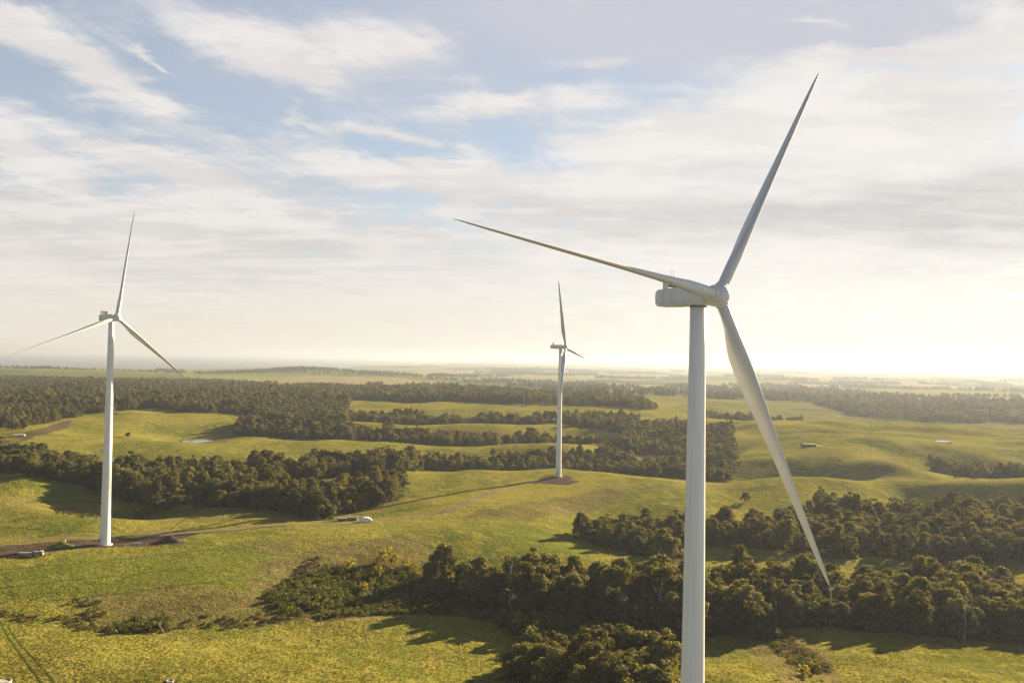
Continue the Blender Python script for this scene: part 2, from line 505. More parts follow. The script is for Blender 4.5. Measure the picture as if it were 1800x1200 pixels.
# painted-on-the-ground covers: dry rough grass, bare soil, wood floor (plus shading painted over the far right valley)
jx = .004 * vnoise(XX / 9, YY / 9, 11) + .006 * vnoise(XX / 40, YY / 40, 12)
jy = .008 * vnoise(XX / 9, YY / 9, 13) + .010 * vnoise(XX / 40, YY / 40, 14)
dry = np.zeros_like(ZZ)
soil = np.zeros_like(ZZ)
wood = np.zeros_like(ZZ)
lush = np.zeros_like(ZZ)
for pts, a in (([(455,985),(560,965),(700,938),(800,985),(840,1040),(700,1092),(520,1098),(300,1110),(140,1092),(130,1052),(300,1040),(440,1035)], .85),
               ([(940,880),(1060,858),(1105,862),(1030,905),(920,918),(800,915),(850,895)], .8),
               ([(600,905),(640,870),(700,868),(690,905)], .6),
               ([(1270,812),(1330,805),(1320,838),(1260,838)], .7),
               ([(1520,815),(1570,800),(1610,842),(1560,852)], .7),
               ([(1200,1030),(1330,1085),(1420,1120),(1490,1200),(1380,1200),(1290,1120),(1200,1085)], .9),
               ([(250,905),(560,898),(560,915),(270,922)], .55),
               ([(0,878),(130,876),(150,892),(0,905)], .6),
               ([(430,957),(520,950),(500,975),(440,970)], .75)):
    m = inpoly(UU + jx, VV + jy, poly_px(pts))
    dry = np.maximum(dry, m * a)
for pts, a in (([(-40,960),(60,954),(180,948),(270,942),(345,934),(350,938),(318,946),(325,955),(215,961),(140,964),(90,970),(40,977),(-40,985)], 1),
               ([(946,843),(955,836),(985,834),(1008,838),(1003,842),(1020,846),(1000,852),(950,849),(930,850)], 1),
               ([(30,770),(75,752),(110,740),(128,738),(122,750),(85,762),(40,775)], .8)):
    m = inpoly(UU + jx * .4, VV + jy * .2, poly_px(pts))
    soil = np.maximum(soil, m * a)
for pts, a in (([(0,1000),(430,962),(505,985),(440,1035),(300,1042),(0,1062)], .9), ([(90,905),(300,895),(180,930),(0,935)], .8), ([(0,848),(170,850),(230,860),(60,872)], .7), ([(900,930),(1040,925),(1240,960),(1220,980),(1000,975),(850,960)], .8)):
    m = inpoly(UU + jx * 2, VV + jy * 2, poly_px(pts))
    lush = np.maximum(lush, m * a)
for pts in ([(465,1040),(540,1000),(640,985),(720,1000),(800,1030),(900,1062),(1050,1082),(1190,1095),(1190,1125),(1100,1128),(1010,1132),(930,1120),(860,1088),(790,1080),(660,1084),(560,1096),(480,1065)], [(1330,1108),(1380,1112),(1440,1150),(1470,1175),(1420,1180),(1370,1145)], [(872,1196),(935,1168),(938,1130),(870,1092),(930,1090),(1100,1120),(1190,1122),(1190,1150),(1000,1196)]):
    wood = np.maximum(wood, inpoly(UU + jx, VV + jy, poly_px(pts)) * .8)
wood = np.maximum(wood, inpoly(UU + jx * 3, VV + jy * 3, poly_d([(1200, 1750), (1330, 1700), (1450, 1720), (1850, 1600), (1850, 2900), (1437, 2900), (1300, 2500), (1200, 2300)])) * .38)  # open valley behind the right crest: shading painted in with the wood-floor tone
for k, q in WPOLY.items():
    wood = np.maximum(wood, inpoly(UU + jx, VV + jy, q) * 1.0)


def smooth(a):
    b = np.pad(a, 1, mode='edge')
    return (b[1:-1, 1:-1] * 2 + b[:-2, 1:-1] + b[2:, 1:-1] + b[1:-1, :-2] + b[1:-1, 2:]) / 6


dry = smooth(smooth(dry))
lush = smooth(smooth(smooth(lush)))
nv, nu = ZZ.shape
idx = np.arange(nv * nu).reshape(nv, nu)
FQ = np.stack([idx[:-1, :-1], idx[:-1, 1:], idx[1:, 1:], idx[1:, :-1]], -1).reshape(-1, 4)
gme = mesh_np('ground', np.stack([XX, YY, ZZ], -1).reshape(-1, 3), FQ, True)
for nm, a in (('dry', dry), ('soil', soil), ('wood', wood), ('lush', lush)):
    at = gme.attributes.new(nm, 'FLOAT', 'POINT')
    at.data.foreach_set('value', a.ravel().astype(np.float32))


def mat(name):
    m = bpy.data.materials.new(name)
    m.use_nodes = True
    m.node_tree.nodes.clear()
    t = NT(m.node_tree)
    return m, t, t.add('ShaderNodeOutputMaterial')


def simple(name, col, rough=.6, var=.12, scale=.8, metal=0., spec=.4, bump=0.):
    m, t, out = mat(name)
    b = t.add('ShaderNodeBsdfPrincipled')
    b.inputs['Roughness'].default_value = rough
    b.inputs['Metallic'].default_value = metal
    b.inputs['Specular IOR Level'].default_value = spec
    co = t.add('ShaderNodeTexCoord').outputs['Object']
    n = t.noise(co, scale, 6, .6)
    k = t.ramp(n, .3, .7, 1 - var, 1 + var)
    t.put(b.inputs['Base Color'], t.vmath('SCALE', tuple(col), None, k))
    if bump:
        bn = t.add('ShaderNodeBump')
        bn.inputs['Strength'].default_value = bump
        bn.inputs['Distance'].default_value = .1
        t.put(bn.inputs['Height'], n)
        t.put(b.inputs['Normal'], bn.outputs[0])
    t.l.new(b.outputs[0], out.inputs[0])
    return m


# ground material
gm, t, out = mat('pasture')
pos = t.add('ShaderNodeNewGeometry').outputs['Position']
n1 = t.noise(pos, .011, 5, .55, .4)
n2 = t.noise(pos, .09, 5, .6)
n3 = t.noise(pos, .55, 4, .7)
n4 = t.noise(pos, .035, 4, .6, .8)
g = t.mix(t.ramp(n1, .36, .64), (.092, .110, .021, 1), (.172, .165, .036, 1))
g = t.mix(t.ramp(n2, .40, .72), g, (.200, .178, .038, 1))
g = t.mix(t.math('MULTIPLY', t.attr('lush'), .75), g, (.094, .118, .020, 1))
n5 = t.noise(pos, .24, 5, .68)
g = t.mix(t.ramp(n5, .58, .74, 0, .40), g, (.050, .070, .012, 1))
g = t.mix(t.ramp(t.noise(pos, .05, 6, .6, 1.5), .58, .70, 0, .5), g, (.20, .160, .055, 1))
dm = t.math('MULTIPLY', t.attr('dry'), t.ramp(t.math('ADD', n2, t.math('MULTIPLY', n4, .5)), .45, .95, .35, 1))
dcol = t.mix(t.ramp(n4, .35, .65), (.155, .120, .062, 1), (.085, .075, .035, 1))
g = t.mix(dm, g, dcol)
# far patchwork of paddocks
vo = t.add('ShaderNodeTexVoronoi', feature='F1')
mp = t.add('ShaderNodeMapping')
mp.inputs['Scale'].default_value = (.0020, .0011, 0.0)
mp.inputs['Rotation'].default_value = (0, 0, .35)
t.put(mp.inputs[0], pos)
t.put(vo.inputs['Vector'], mp.outputs[0])
vo.inputs['Scale'].default_value = 1
spx = t.add('ShaderNodeSeparateXYZ')
t.put(spx.inputs[0], pos)
spc = t.add('ShaderNodeSeparateColor')
t.put(spc.inputs[0], vo.outputs['Color'])
pad = t.mix(t.ramp(spc.outputs[0], .2, .8), (.055, .085, .016, 1), (.17, .175, .045, 1))
pad = t.mix(t.ramp(spc.outputs[1], .72, .8), pad, (.21, .175, .085, 1))
pad = t.mix(t.ramp(spc.outputs[2], .86, .9), pad, (.035, .04, .018, 1))
g = t.mix(t.ramp(spx.outputs[1], 1900, 3600, 0, .9), g, pad)
# tussock-scale mottle
tf = t.ramp(n3, .3, .72, .62, 1.28, False)
g = t.mix(1.0, g, t.xyz(tf, tf, tf), 'MULTIPLY')
sc = t.mix(t.ramp(n2, .3, .7), (.078, .061, .048, 1), (.050, .039, .031, 1))
g = t.mix(t.math('MULTIPLY', t.attr('soil'), t.ramp(n3, .2, .4, .75, 1)), g, sc)
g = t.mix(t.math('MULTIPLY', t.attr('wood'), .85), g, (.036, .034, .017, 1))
bs = t.add('ShaderNodeBsdfPrincipled')
bs.inputs['Roughness'].default_value = .9
bs.inputs['Specular IOR Level'].default_value = 0.0
t.put(bs.inputs['Base Color'], g)
bn = t.add('ShaderNodeBump')
bn.inputs['Strength'].default_value = .9
bn.inputs['Distance'].default_value = 1.1
nb = t.math('ADD', t.noise(pos, .75, 3, .65), t.math('MULTIPLY', t.noise(pos, .16, 3, .6), 1.6))
t.put(bn.inputs['Height'], nb)
t.put(bs.inputs['Normal'], bn.outputs[0])
t.l.new(bs.outputs[0], out.inputs[0])
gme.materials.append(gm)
ground = bpy.data.objects.new('ground', gme)
COL.objects.link(ground)
tag(ground, 'rolling green pasture running out to the horizon', kind='structure')

# the sea
SEA_Z = -92.0
sm_, t, out = mat('sea_water')
b = t.add('ShaderNodeBsdfPrincipled')
b.inputs['Base Color'].default_value = (.035, .06, .085, 1)
b.inputs['Roughness'].default_value = .5
b.inputs['Specular IOR Level'].default_value = .25
bn = t.add('ShaderNodeBump')
bn.inputs['Strength'].default_value = .3
bn.inputs['Distance'].default_value = 1
t.put(bn.inputs['Height'], t.noise(t.add('ShaderNodeNewGeometry').outputs['Position'], .05, 3, .6))
t.put(b.inputs['Normal'], bn.outputs[0])
t.l.new(b.outputs[0], out.inputs[0])
xs = np.linspace(-60000, 30000, 31)
ys = np.linspace(6500, 44000, 16)
gx, gy = np.meshgrid(xs, ys)
ii = np.arange(gx.size).reshape(gx.shape)
sea = bpy.data.objects.new('sea', mesh_np('sea', np.stack([gx, gy, np.full_like(gx, SEA_Z)], -1).reshape(-1, 3),
      np.stack([ii[:-1, :-1], ii[:-1, 1:], ii[1:, 1:], ii[1:, :-1]], -1).reshape(-1, 4)))
sea.data.materials.append(sm_)
COL.objects.link(sea)
tag(sea, 'grey blue sea along the horizon', kind='structure')

# ---------------------------------------------------------------- materials
M = {}
M['white'] = simple('turbine_paint', (.66, .67, .675), .42, .035, .35, spec=.45)
m_, t, out = mat('tower_paint')
b = t.add('ShaderNodeBsdfPrincipled')
b.inputs['Roughness'].default_value = .42
b.inputs['Specular IOR Level'].default_value = .45
co = t.add('ShaderNodeTexCoord').outputs['Object']
mpp = t.add('ShaderNodeMapping')
mpp.inputs['Scale'].default_value = (1.6, 1.6, .035)
t.put(mpp.inputs[0], co)
st_ = t.ramp(t.noise(mpp.outputs[0], 1.0, 6, .65), .40, .75, 1.0, .86)
gr_ = t.ramp(t.noise(co, 3.0, 5, .7), .3, .7, .97, 1.02)
t.put(b.inputs['Base Color'], t.vmath('SCALE', (.77, .78, .785), None, t.math('MULTIPLY', st_, gr_)))
t.l.new(b.outputs[0], out.inputs[0])
M['tower'] = m_
M['blade'] = simple('blade_gelcoat', (.575, .585, .595), .38, .03, .2, spec=.5)
M['dark'] = simple('dark_metal', (.06, .05, .042), .6)
M['steel'] = simple('galvanised_steel', (.42, .42, .41), .4, .15, 1.5, metal=.6)
M['concrete'] = simple('concrete', (.34, .32, .285), .85, .2, 1.2)
M['roofwhite'] = simple('pale_sheeting', (.78, .78, .76), .4)
M['shedroof'] = simple('dull_sheeting', (.46, .45, .42), .6, .2, .9)
M['grey'] = simple('grey_sheeting', (.19, .19, .18), .6, .2, .8)
M['shed'] = simple('weathered_boards', (.075, .06, .048), .8, .25, .6)
M['seam'] = simple('grey_seal', (.46, .46, .455), .5)
M['post'] = simple('fence_timber', (.12, .10, .08), .85, .2, 2)
M['bark'] = simple('gum_bark', (.15, .125, .095), .85, .45, .6)
M['deadwood'] = simple('bleached_deadwood', (.36, .33, .29), .85, .25, 1.2)
M['track'] = simple('gravel_track', (.15, .12, .093), .9, .25, .25, spec=0.)
M['rut'] = simple('worn_grass', (.05, .065, .014), .95, .35, .5, spec=0.)
M['spoil'] = simple('dug_soil', (.07, .052, .038), .95, .35, .5, bump=.6, spec=0.)
M['mound'] = simple('mound_grass', (.10, .125, .02), .95, .3, .7, bump=.6, spec=0.)
M['hide'] = simple('cattle_hide', (.03, .024, .02), .8, .3, 2)
M['tyre'] = simple('rubber', (.02, .02, .02), .8)
M['glass'] = simple('dark_glass', (.03, .035, .04), .1, .05)
m_, t, out = mat('dam_water')
b = t.add('ShaderNodeBsdfPrincipled')
b.inputs['Base Color'].default_value = (.05, .06, .06, 1)
b.inputs['Roughness'].default_value = .06
t.l.new(b.outputs[0], out.inputs[0])
M['water'] = m_


def leafmat(name, lo, hi, tr, trw=.44):
    m, t, out = mat(name)
    isl = t.add('ShaderNodeNewGeometry').outputs['Random Per Island']
    ob = t.add('ShaderNodeObjectInfo').outputs['Random']
    pos = t.add('ShaderNodeTexCoord').outputs['Object']
    clump = t.noise(pos, .33, 2, .5)
    f = t.math('ADD', t.math('MULTIPLY', isl, .5), t.math('MULTIPLY', clump, .55))
    c = t.mix(t.ramp(f, .2, .85), c4(lo), c4(hi))
    k = t.ramp(ob, 0, 1, .62, 1.38, False)
    c = t.vmath('SCALE', c, None, k)
    d = t.add('ShaderNodeBsdfDiffuse')
    t.put(d.inputs[0], c)
    trn = t.add('ShaderNodeBsdfTranslucent')
    t.put(trn.inputs[0], t.mix(1.0, c, c4(tr), 'MULTIPLY'))
    gl = t.add('ShaderNodeBsdfGlossy')
    gl.inputs['Roughness'].default_value = .45
    gl.inputs[0].default_value = (.6, .6, .55, 1)
    mx = t.add('ShaderNodeMixShader')
    mx.inputs[0].default_value = trw
    t.l.new(d.outputs[0], mx.inputs[1])
    t.l.new(trn.outputs[0], mx.inputs[2])
    m2 = t.add('ShaderNodeMixShader')
    m2.inputs[0].default_value = .015
    t.l.new(mx.outputs[0], m2.inputs[1])
    t.l.new(gl.outputs[0], m2.inputs[2])
    t.l.new(m2.outputs[0], out.inputs[0])
    return m


M['gum'] = leafmat('gum_leaves', (.044, .053, .020), (.128, .122, .042), (1.95, 1.7, .8))
M['gum2'] = leafmat('dark_gum_leaves', (.036, .047, .021), (.092, .098, .038), (1.85, 1.7, .85))
M['scrub'] = leafmat('scrub_leaves', (.036, .048, .012), (.090, .098, .024), (1.8, 1.6, .8))
M['wattle'] = leafmat('wattle_leaves', (.12, .125, .016), (.27, .235, .03), (1.7, 1.5, .8), .42)
M['brown'] = leafmat('dry_scrub', (.07, .052, .03), (.15, .11, .062), (1.5, 1.3, 1.), .3)
print('terrain', round(time.time() - T0, 1))


# ---------------------------------------------------------------- trees
def leaves(rng, blobs, per, leaf):
    """blobs: list of (centre, radius, flatten) -> leaf quads spread over the clump surfaces"""
    Vs, n0 = [], 0
    for c, rb, fl in blobs:
        n = int(per * (rb / 2.0) ** 2)
        d = rng.normal(size=(n, 3))
        d[:, 2] = np.abs(d[:, 2]) * np.where(rng.random(n) < .78, 1, -1)
        d /= np.linalg.norm(d, axis=1)[:, None]
        p = np.array(c) + d * rb * (rng.uniform(.62, 1.12, n))[:, None] * np.array([1, 1, fl])
        nn = d + rng.normal(size=(n, 3)) * .38
        nn /= np.linalg.norm(nn, axis=1)[:, None]
        a = np.cross(nn, rng.normal(size=(n, 3)))
        a /= np.linalg.norm(a, axis=1)[:, None]
        b_ = np.cross(nn, a)
        s1 = leaf * rng.uniform(.6, 1.3, n)[:, None]
        s2 = s1 * rng.uniform(.45, .8, n)[:, None]
        Vs.append(np.stack([p - a * s1 - b_ * s2 * .6, p + a * s1 * .3 - b_ * s2, p + a * s1 + b_ * s2 * .6, p - a * s1 * .3 + b_ * s2], 1).reshape(-1, 3))
    V = np.concatenate(Vs)
    return V, np.arange(len(V)).reshape(-1, 4)


def gum_shape(seed, h, spread, nb, low, per=88, leaf=.50, rbs=(1.5, 2.7)):
    rng = np.random.default_rng(seed)
    blobs = []
    lean = rng.normal(size=2) * .05
    for i in range(nb):
        a = rng.uniform(0, 2 * math.pi)
        r_ = spread * math.sqrt(rng.uniform(0, 1)) * (1 + .25 * math.sin(3 * a + seed))
        top = h * (1 - .38 * (r_ / spread) ** 2)
        tdep = rng.beta(1.0, 2.2)
        z = top - tdep * h * low - rng.uniform(.5, 2)
        rb = rng.uniform(*rbs) * (1 - .25 * tdep)
        r_ *= (1 - .35 * max(0, tdep - .5))
        blobs.append(((r_ * math.cos(a) + lean[0] * z, r_ * math.sin(a) + lean[1] * z, z), rb, rng.uniform(.62, .85)))
    V, Fq = leaves(rng, blobs, per, leaf)
    mb = MB()
    k = h / 26
    bend = rng.normal(size=2) * .4
    pts = [(lean[0] * z + bend[0] * math.sin(z / h * 3), lean[1] * z + bend[1] * math.sin(z / h * 3), z) for z in np.linspace(-1.2, h * .8, 7)]
    mb.tube(pts, [.46 * k, .36 * k, .32 * k, .27 * k, .21 * k, .14 * k, .07 * k], 7)
    for c, rb, fl in blobs[::2]:
        z0 = max(h * .28, min(c[2] - rng.uniform(2, 5) * k, h * .7))
        b0 = Vector((lean[0] * z0, lean[1] * z0, z0))
        e = Vector(c)
        mid = b0.lerp(e, .5) + Vector((0, 0, -.4))
        mb.tube([b0, mid, e], [.15 * k, .10 * k, .04 * k], 5)
    return V, Fq, mb


TREES = []
specs = [(11, 23, 7.6, 78, .60, 'gum'), (12, 21, 8.4, 84, .60, 'gum2'), (13, 25, 6.8, 74, .66, 'gum'), (14, 19, 7.6, 74, .66, 'gum2'), (15, 22, 6.4, 64, .74, 'gum'), (16, 23, 8.8, 90, .56, 'gum'), (17, 26, 6.4, 46, .46, 'gum'), (18, 14, 6.0, 50, .78, 'gum2')]
for sd, h, spd, nb, low_, mt in specs:
    V, Fq, mb = gum_shape(sd, h, spd, nb, low_)
    root = empty('gum_tree')
    tr = mb.build('trunk', M['bark'], root)
    cm = mesh_np('crown', V, Fq)
    cm.materials.append(M[mt])
    cr = bpy.data.objects.new('crown', cm)
    COL.objects.link(cr)
    cr.parent = root
    TREES.append((root, tr, cr, h))


def copy_tree(src, first):
    if first:
        return src
    r_ = src.copy()
    COL.objects.link(r_)
    for ch in src.children:
        c = ch.copy()
        COL.objects.link(c)
        c.parent = r_
    return r_


def scatter(poly, spacing, seed, jit=.42):
    """jittered points inside a (bearing, log distance) outline"""
    rng = np.random.default_rng(seed)
    P = np.array([(u * math.exp(v), math.exp(v)) for u, v in poly])
    # widen the outline between corners so straight edges stay straight enough
    x0, y0 = P.min(0) - 20
    x1, y1 = P.max(0) + 20
    gx, gy = np.meshgrid(np.arange(x0, x1, spacing), np.arange(y0, y1, spacing))
    gx[::2] += spacing / 2
    gx = gx.ravel() + rng.uniform(-jit, jit, gx.size) * spacing
    gy = gy.ravel() + rng.uniform(-jit, jit, gy.size) * spacing
    edge = 11 * vnoise(gx / 37, gy / 37, 31) + 6 * vnoise(gx / 14, gy / 14, 32)
    k = 1 + edge * np.clip(gy / 600, .5, 2.2) / np.maximum(gy, 1)
    ok = inpoly(gx / gy, np.log(gy * k), poly)
    return gx[ok], gy[ok]


used = set()
SINGLE = {  # woods close enough for every tree to be a thing of its own
 'P1': None, 'P1b': None}
n_single = 0
stuff_pts = []
for k, (_, spc_, scl) in WOODS.items():
    x, y = scatter(WPOLY[k], spc_, hash(k) % 1000 if False else sum(map(ord, k)))
    rng = np.random.default_rng(sum(map(ord, k)) + 5)
    if k in ('P8', 'P8b', 'P9'):
        cl = vnoise(x / 170, y / 170, 41) + .5 * vnoise(x / 60, y / 60, 42)
        keep = (cl > -.62) if k != 'P8b' else (cl > -.45)
        x, y = x[keep], y[keep]
    if k not in SINGLE:
        soil_here = inpoly(x / y, np.log(y), poly_px([(20,775),(75,752),(110,738),(132,735),(125,752),(85,765),(40,778)])) if k == 'P8b' else np.zeros(len(x), bool)
        x, y = x[~soil_here], y[~soil_here]
        s = scl * (.62 + .62 * rng.beta(2.2, 2.2, len(x))) * (1 + .22 * vnoise(x / 34, y / 34, 51) + .10 * vnoise(x / 90, y / 90, 52))
        gap = (vnoise(x / 16, y / 16, 53) > -.66) & ((vnoise(x / 62, y / 48, 54) > -.62) | (k in ('P3', 'P10', 'P1', 'P1b')))
        x, y, s = x[gap], y[gap], s[gap]
        if k == 'P4':
            s = s * np.where(x / y > -.12, .80, 1.0)
        stuff_pts.append((x, y, s, rng.integers(0, len(TREES), len(x)), rng.uniform(0, 6.283, len(x))))
        continue
    order = np.argsort(y + 1e4 * (np.abs(900 + x / y * 1400 - 900) > 925))
    NMAX = 228 if k == 'P1' else 60
    rest = order[NMAX:]
    if len(rest):
        stuff_pts.append((x[rest], y[rest], scl * rng.uniform(.8, 1.12, len(rest)), rng.integers(0, len(TREES), len(rest)), rng.uniform(0, 6.283, len(rest))))
    for i in order[:NMAX]:
        X, Y = float(x[i]), float(y[i])
        px = 900 + X / Y * 1400
        s = scl * (.66 + .56 * rng.beta(2.2, 2.0)) * (1 + .20 * float(vnoise(X / 30, Y / 30, 51)))
        if k == 'P1' and px < 850:
            s *= .42 + .5 * max(0, (px - 745) / 105)
        if k == 'P1' and px > 1222:
            s *= .93 if px < 1480 else .86
        if k == 'P1b' and px < 1000:
            s *= .72
        ti = int(rng.integers(0, len(TREES)))
        first = ti not in used
        used.add(ti)
        o = copy_tree(TREES[ti][0], first)
        o.location = (X, Y, float(H(X, Y)) - .2)
        o.rotation_euler = (0, 0, rng.uniform(0, 6.283))
        o.scale = (s * rng.uniform(.92, 1.1), s * rng.uniform(.92, 1.1), s)
        if k == 'P1b':
            tag(o, 'gum tree in the low golden-edged clump just left of the near tower foot', 'tree', 'gum trees in the clump by the near tower')
        elif px < 1000:
            tag(o, 'gum tree at the thin left end of the tall belt', 'tree', 'gum trees at the left end of the tall belt')
        elif px < 1222:
            tag(o, 'tall gum tree in the dense belt left of the near tower', 'tree', 'gum trees of the belt left of the near tower')
        elif px < 1470:
            tag(o, 'tall gum tree in the belt between near tower and lowest blade tip', 'tree', 'gum trees of the belt under the lowest blade')
        else:
            tag(o, 'tall hazy gum tree in the belt right of the lowest blade tip', 'tree', 'gum trees of the belt right of the blade tip')
        n_single += 1
print('single trees', n_single)

# small groves, hedge rows and lone trees on the far paddocks
rng = np.random.default_rng(77)
for _ in range(120):
    u = rng.uniform(-.05, .8) if rng.random() < .8 else rng.uniform(-.75, .1)
    Y = math.exp(rng.uniform(math.log(2700 if u > .0 else 4600), math.log(14000)))
    if u < -.1 and Y > 6800: continue
    ln, wd, an = rng.uniform(60, 420) * (1 + Y / 9000), rng.uniform(10, 45) * (1 + Y / 9000), rng.normal() * .35
    n = min(int(ln * wd / 260) + 4, 260)
    a, b = rng.uniform(-.5, .5, n) * ln, rng.normal(size=n) * .3 * wd
    x = u * Y + a * math.cos(an) - b * math.sin(an)
    y = Y + a * math.sin(an) + b * math.cos(an)
    stuff_pts.append((x, y, rng.uniform(.6, 1.05, n) * (1 + Y / 30000), rng.integers(0, len(TREES), n), rng.uniform(0, 6.28, n)))
for px, D, n, ln, wd in ((900,4200,60,500,60),(1000,4300,40,240,60),(1080,4100,40,300,50),(1180,3500,60,330,60),(1260,2700,70,420,60),(1380,2900,90,500,90),(1250,3900,60,500,60),(760,3300,50,220,60),(660,3250,16,60,40),(60,5000,80,500,70),(110,5300,120,420,140),(300,5200,60,700,40),(1700,2900,120,700,80),(560,5350,420,1300,420),(470,5350,160,700,300),(480,5300,60,500,80),(700,5000,60,600,60),(820,4700,50,500,50)):
    X, Y = (px - 900) / 1400 * D, D
    stuff_pts.append((X + rng.uniform(-.5, .5, n) * ln, Y + rng.normal(size=n) * wd * .4, rng.uniform(.7, 1.05, n), rng.integers(0, len(TREES), n), rng.uniform(0, 6.28, n)))
x, y, s, vi, ro = (np.concatenate(q) for q in zip(*stuff_pts))
z = H(x, y) - .2
ok = z > SEA_Z + 2
x, y, z, s, vi, ro = (q[ok] for q in (x, y, z, s, vi, ro))
print('forest trees', len(x), round(time.time() - T0, 1))


def scatter_stuff(name, label, P, scl, rot, var, sources):
    """one countless-plants object: the plants in `sources` (each a list of objects) set on the points P"""
    me = bpy.data.meshes.new(name)
    me.vertices.add(len(P))
    me.vertices.foreach_set('co', np.asarray(P, np.float32).ravel())
    for nm, a, ty in (('scl', scl, 'FLOAT'), ('rot', rot, 'FLOAT'), ('var', var, 'INT')):
        at = me.attributes.new(nm, ty, 'POINT')
        at.data.foreach_set('value', np.asarray(a, np.float32 if ty == 'FLOAT' else np.int32))
    ob = bpy.data.objects.new(name, me)
    COL.objects.link(ob)
    tag(ob, label, name, kind='stuff')
    ng = bpy.data.node_groups.new(name + '_scatter', 'GeometryNodeTree')
    ng.interface.new_socket('Geometry', in_out='INPUT', socket_type='NodeSocketGeometry')
    ng.interface.new_socket('Geometry', in_out='OUTPUT', socket_type='NodeSocketGeometry')
    gi, go = ng.nodes.new('NodeGroupInput'), ng.nodes.new('NodeGroupOutput')
    jall = ng.nodes.new('GeometryNodeJoinGeometry')
    for src in reversed(sources):
        j = ng.nodes.new('GeometryNodeJoinGeometry')
        for o in src:
            oi = ng.nodes.new('GeometryNodeObjectInfo')
            oi.transform_space = 'ORIGINAL'
            oi.inputs['Object'].default_value = o
            oi.inputs['As Instance'].default_value = False
            ng.links.new(oi.outputs['Geometry'], j.inputs[0])
        g2 = ng.nodes.new('GeometryNodeGeometryToInstance')
        ng.links.new(j.outputs[0], g2.inputs[0])
        ng.links.new(g2.outputs[0], jall.inputs[0])

    def named(nm, ty):
        n = ng.nodes.new('GeometryNodeInputNamedAttribute')
        n.data_type = ty
        n.inputs['Name'].default_value = nm
        return n.outputs[0]

    iop = ng.nodes.new('GeometryNodeInstanceOnPoints')
    iop.inputs['Pick Instance'].default_value = True
    ng.links.new(gi.outputs[0], iop.inputs['Points'])
    ng.links.new(jall.outputs[0], iop.inputs['Instance'])
    ng.links.new(named('var', 'INT'), iop.inputs['Instance Index'])
    cxyz = ng.nodes.new('ShaderNodeCombineXYZ')
    ng.links.new(named('rot', 'FLOAT'), cxyz.inputs[2])
    ng.links.new(cxyz.outputs[0], iop.inputs['Rotation'])
    ng.links.new(named('scl', 'FLOAT'), iop.inputs['Scale'])
    ng.links.new(iop.outputs[0], go.inputs[0])
    md = ob.modifiers.new('scatter', 'NODES')
    md.node_group = ng
    return ob


scatter_stuff('forest', 'dark olive gum forest in belts and masses across the valley behind the nearest trees',
              np.stack([x, y, z], -1), s, ro, vi, [(tr, cr) for root, tr, cr, h in TREES])


# ---------------------------------------------------------------- shrubs
def shrub_mesh(seed, mt, r_=2.0, h=2.4, nb=9, per=120, leaf=.26):
    rng = np.random.default_rng(seed)
    blobs = []
    for i in range(nb):
        a, q = rng.uniform(0, 6.283), r_ * .75 * math.sqrt(rng.uniform(0, 1))
        blobs.append(((q * math.cos(a), q * math.sin(a), h * rng.uniform(.15, .75) * (1 - .4 * (q / r_) ** 2)), rng.uniform(.45, .8) * r_ * .62, .85))
    V, Fq = leaves(rng, blobs, per * 4 / (r_ * .6) ** 2 / 2.4, leaf)
    me = mesh_np('shrub', V, Fq)
    me.materials.append(M[mt])
    return me


SH = {'scrub': [shrub_mesh(100 + i, 'scrub') for i in range(4)], 'wattle': [shrub_mesh(120 + i, 'wattle', 2.0, 3.0) for i in range(3)], 'brown': [shrub_mesh(140 + i, 'brown', 1.8, 1.3) for i in range(3)]}


def shrub(X, Y, s, kind, label, group, name='shrub', sz=1.0):
    o = bpy.data.objects.new(name, rnd.choice(SH[kind]))
    COL.objects.link(o)
    o.location = (X, Y, float(H(X, Y)) - .15)
    o.rotation_euler = (0, 0, rnd.uniform(0, 6.28))
    o.scale = (s * rnd.uniform(.85, 1.2), s * rnd.uniform(.85, 1.2), s * sz * rnd.uniform(.85, 1.2))
    return tag(o, label, 'shrub', group)


SHQ = []


def shrubs(pts, spacing, seed, s0, s1, kinds, label, group, keep=1.0, sz=1.0):
    x, y = scatter(poly_px(pts), spacing, seed)
    r2 = random.Random(seed)
    for X, Y in zip(x, y):
        if r2.random() > keep: continue
        SHQ.append((float(X), float(Y), r2.uniform(s0, s1), r2.choice(kinds), label, group, sz))


shrubs([(465,1040),(540,1000),(640,985),(720,1000),(800,1030),(860,1050),(820,1065),(640,1062),(560,1075),(480,1065)], 3.3, 1, .8, 1.6, ['scrub'], 'dark rounded shrub in the scrubby gully left of the tall tree belt', 'shrubs filling the gully', .9, 1.25)
shrubs([(550,1090),(620,1066),(720,1060),(790,1065),(790,1080),(660,1084),(560,1096)], 2.7, 2, .75, 1.15, ['scrub'], 'olive shrub in the thick hedge-like band along the top of the round paddock', 'shrubs along the top of the round paddock', .95)
shrubs([(800,1068),(860,1085),(930,1120),(1010,1130),(1100,1128),(1190,1125),(1190,1095),(1050,1082),(900,1062)], 3.4, 3, 1.1, 2.4, ['scrub', 'scrub', 'brown'], 'dark undergrowth shrub at the foot of the tall belt left of the near tower', 'undergrowth shrubs below the tall belt', .85, 1.1)
shrubs([(872,1196),(935,1168),(938,1130),(870,1092),(930,1090),(1100,1120),(1190,1122),(1190,1150),(1090,1150),(1000,1196)], 3.1, 4, 1.3, 2.9, ['scrub'], 'dark shrub between the round paddock and the clump by the near tower', 'shrubs beside the round paddock', .85, 1.3)
shrubs([(1245,1085),(1300,1080),(1350,1095),(1365,1120),(1300,1115),(1245,1105)], 3.6, 5, 1.1, 2.0, ['scrub'], 'big rounded shrub just right of the near tower at the belt edge', 'shrubs right of the near tower', .9, 1.2)
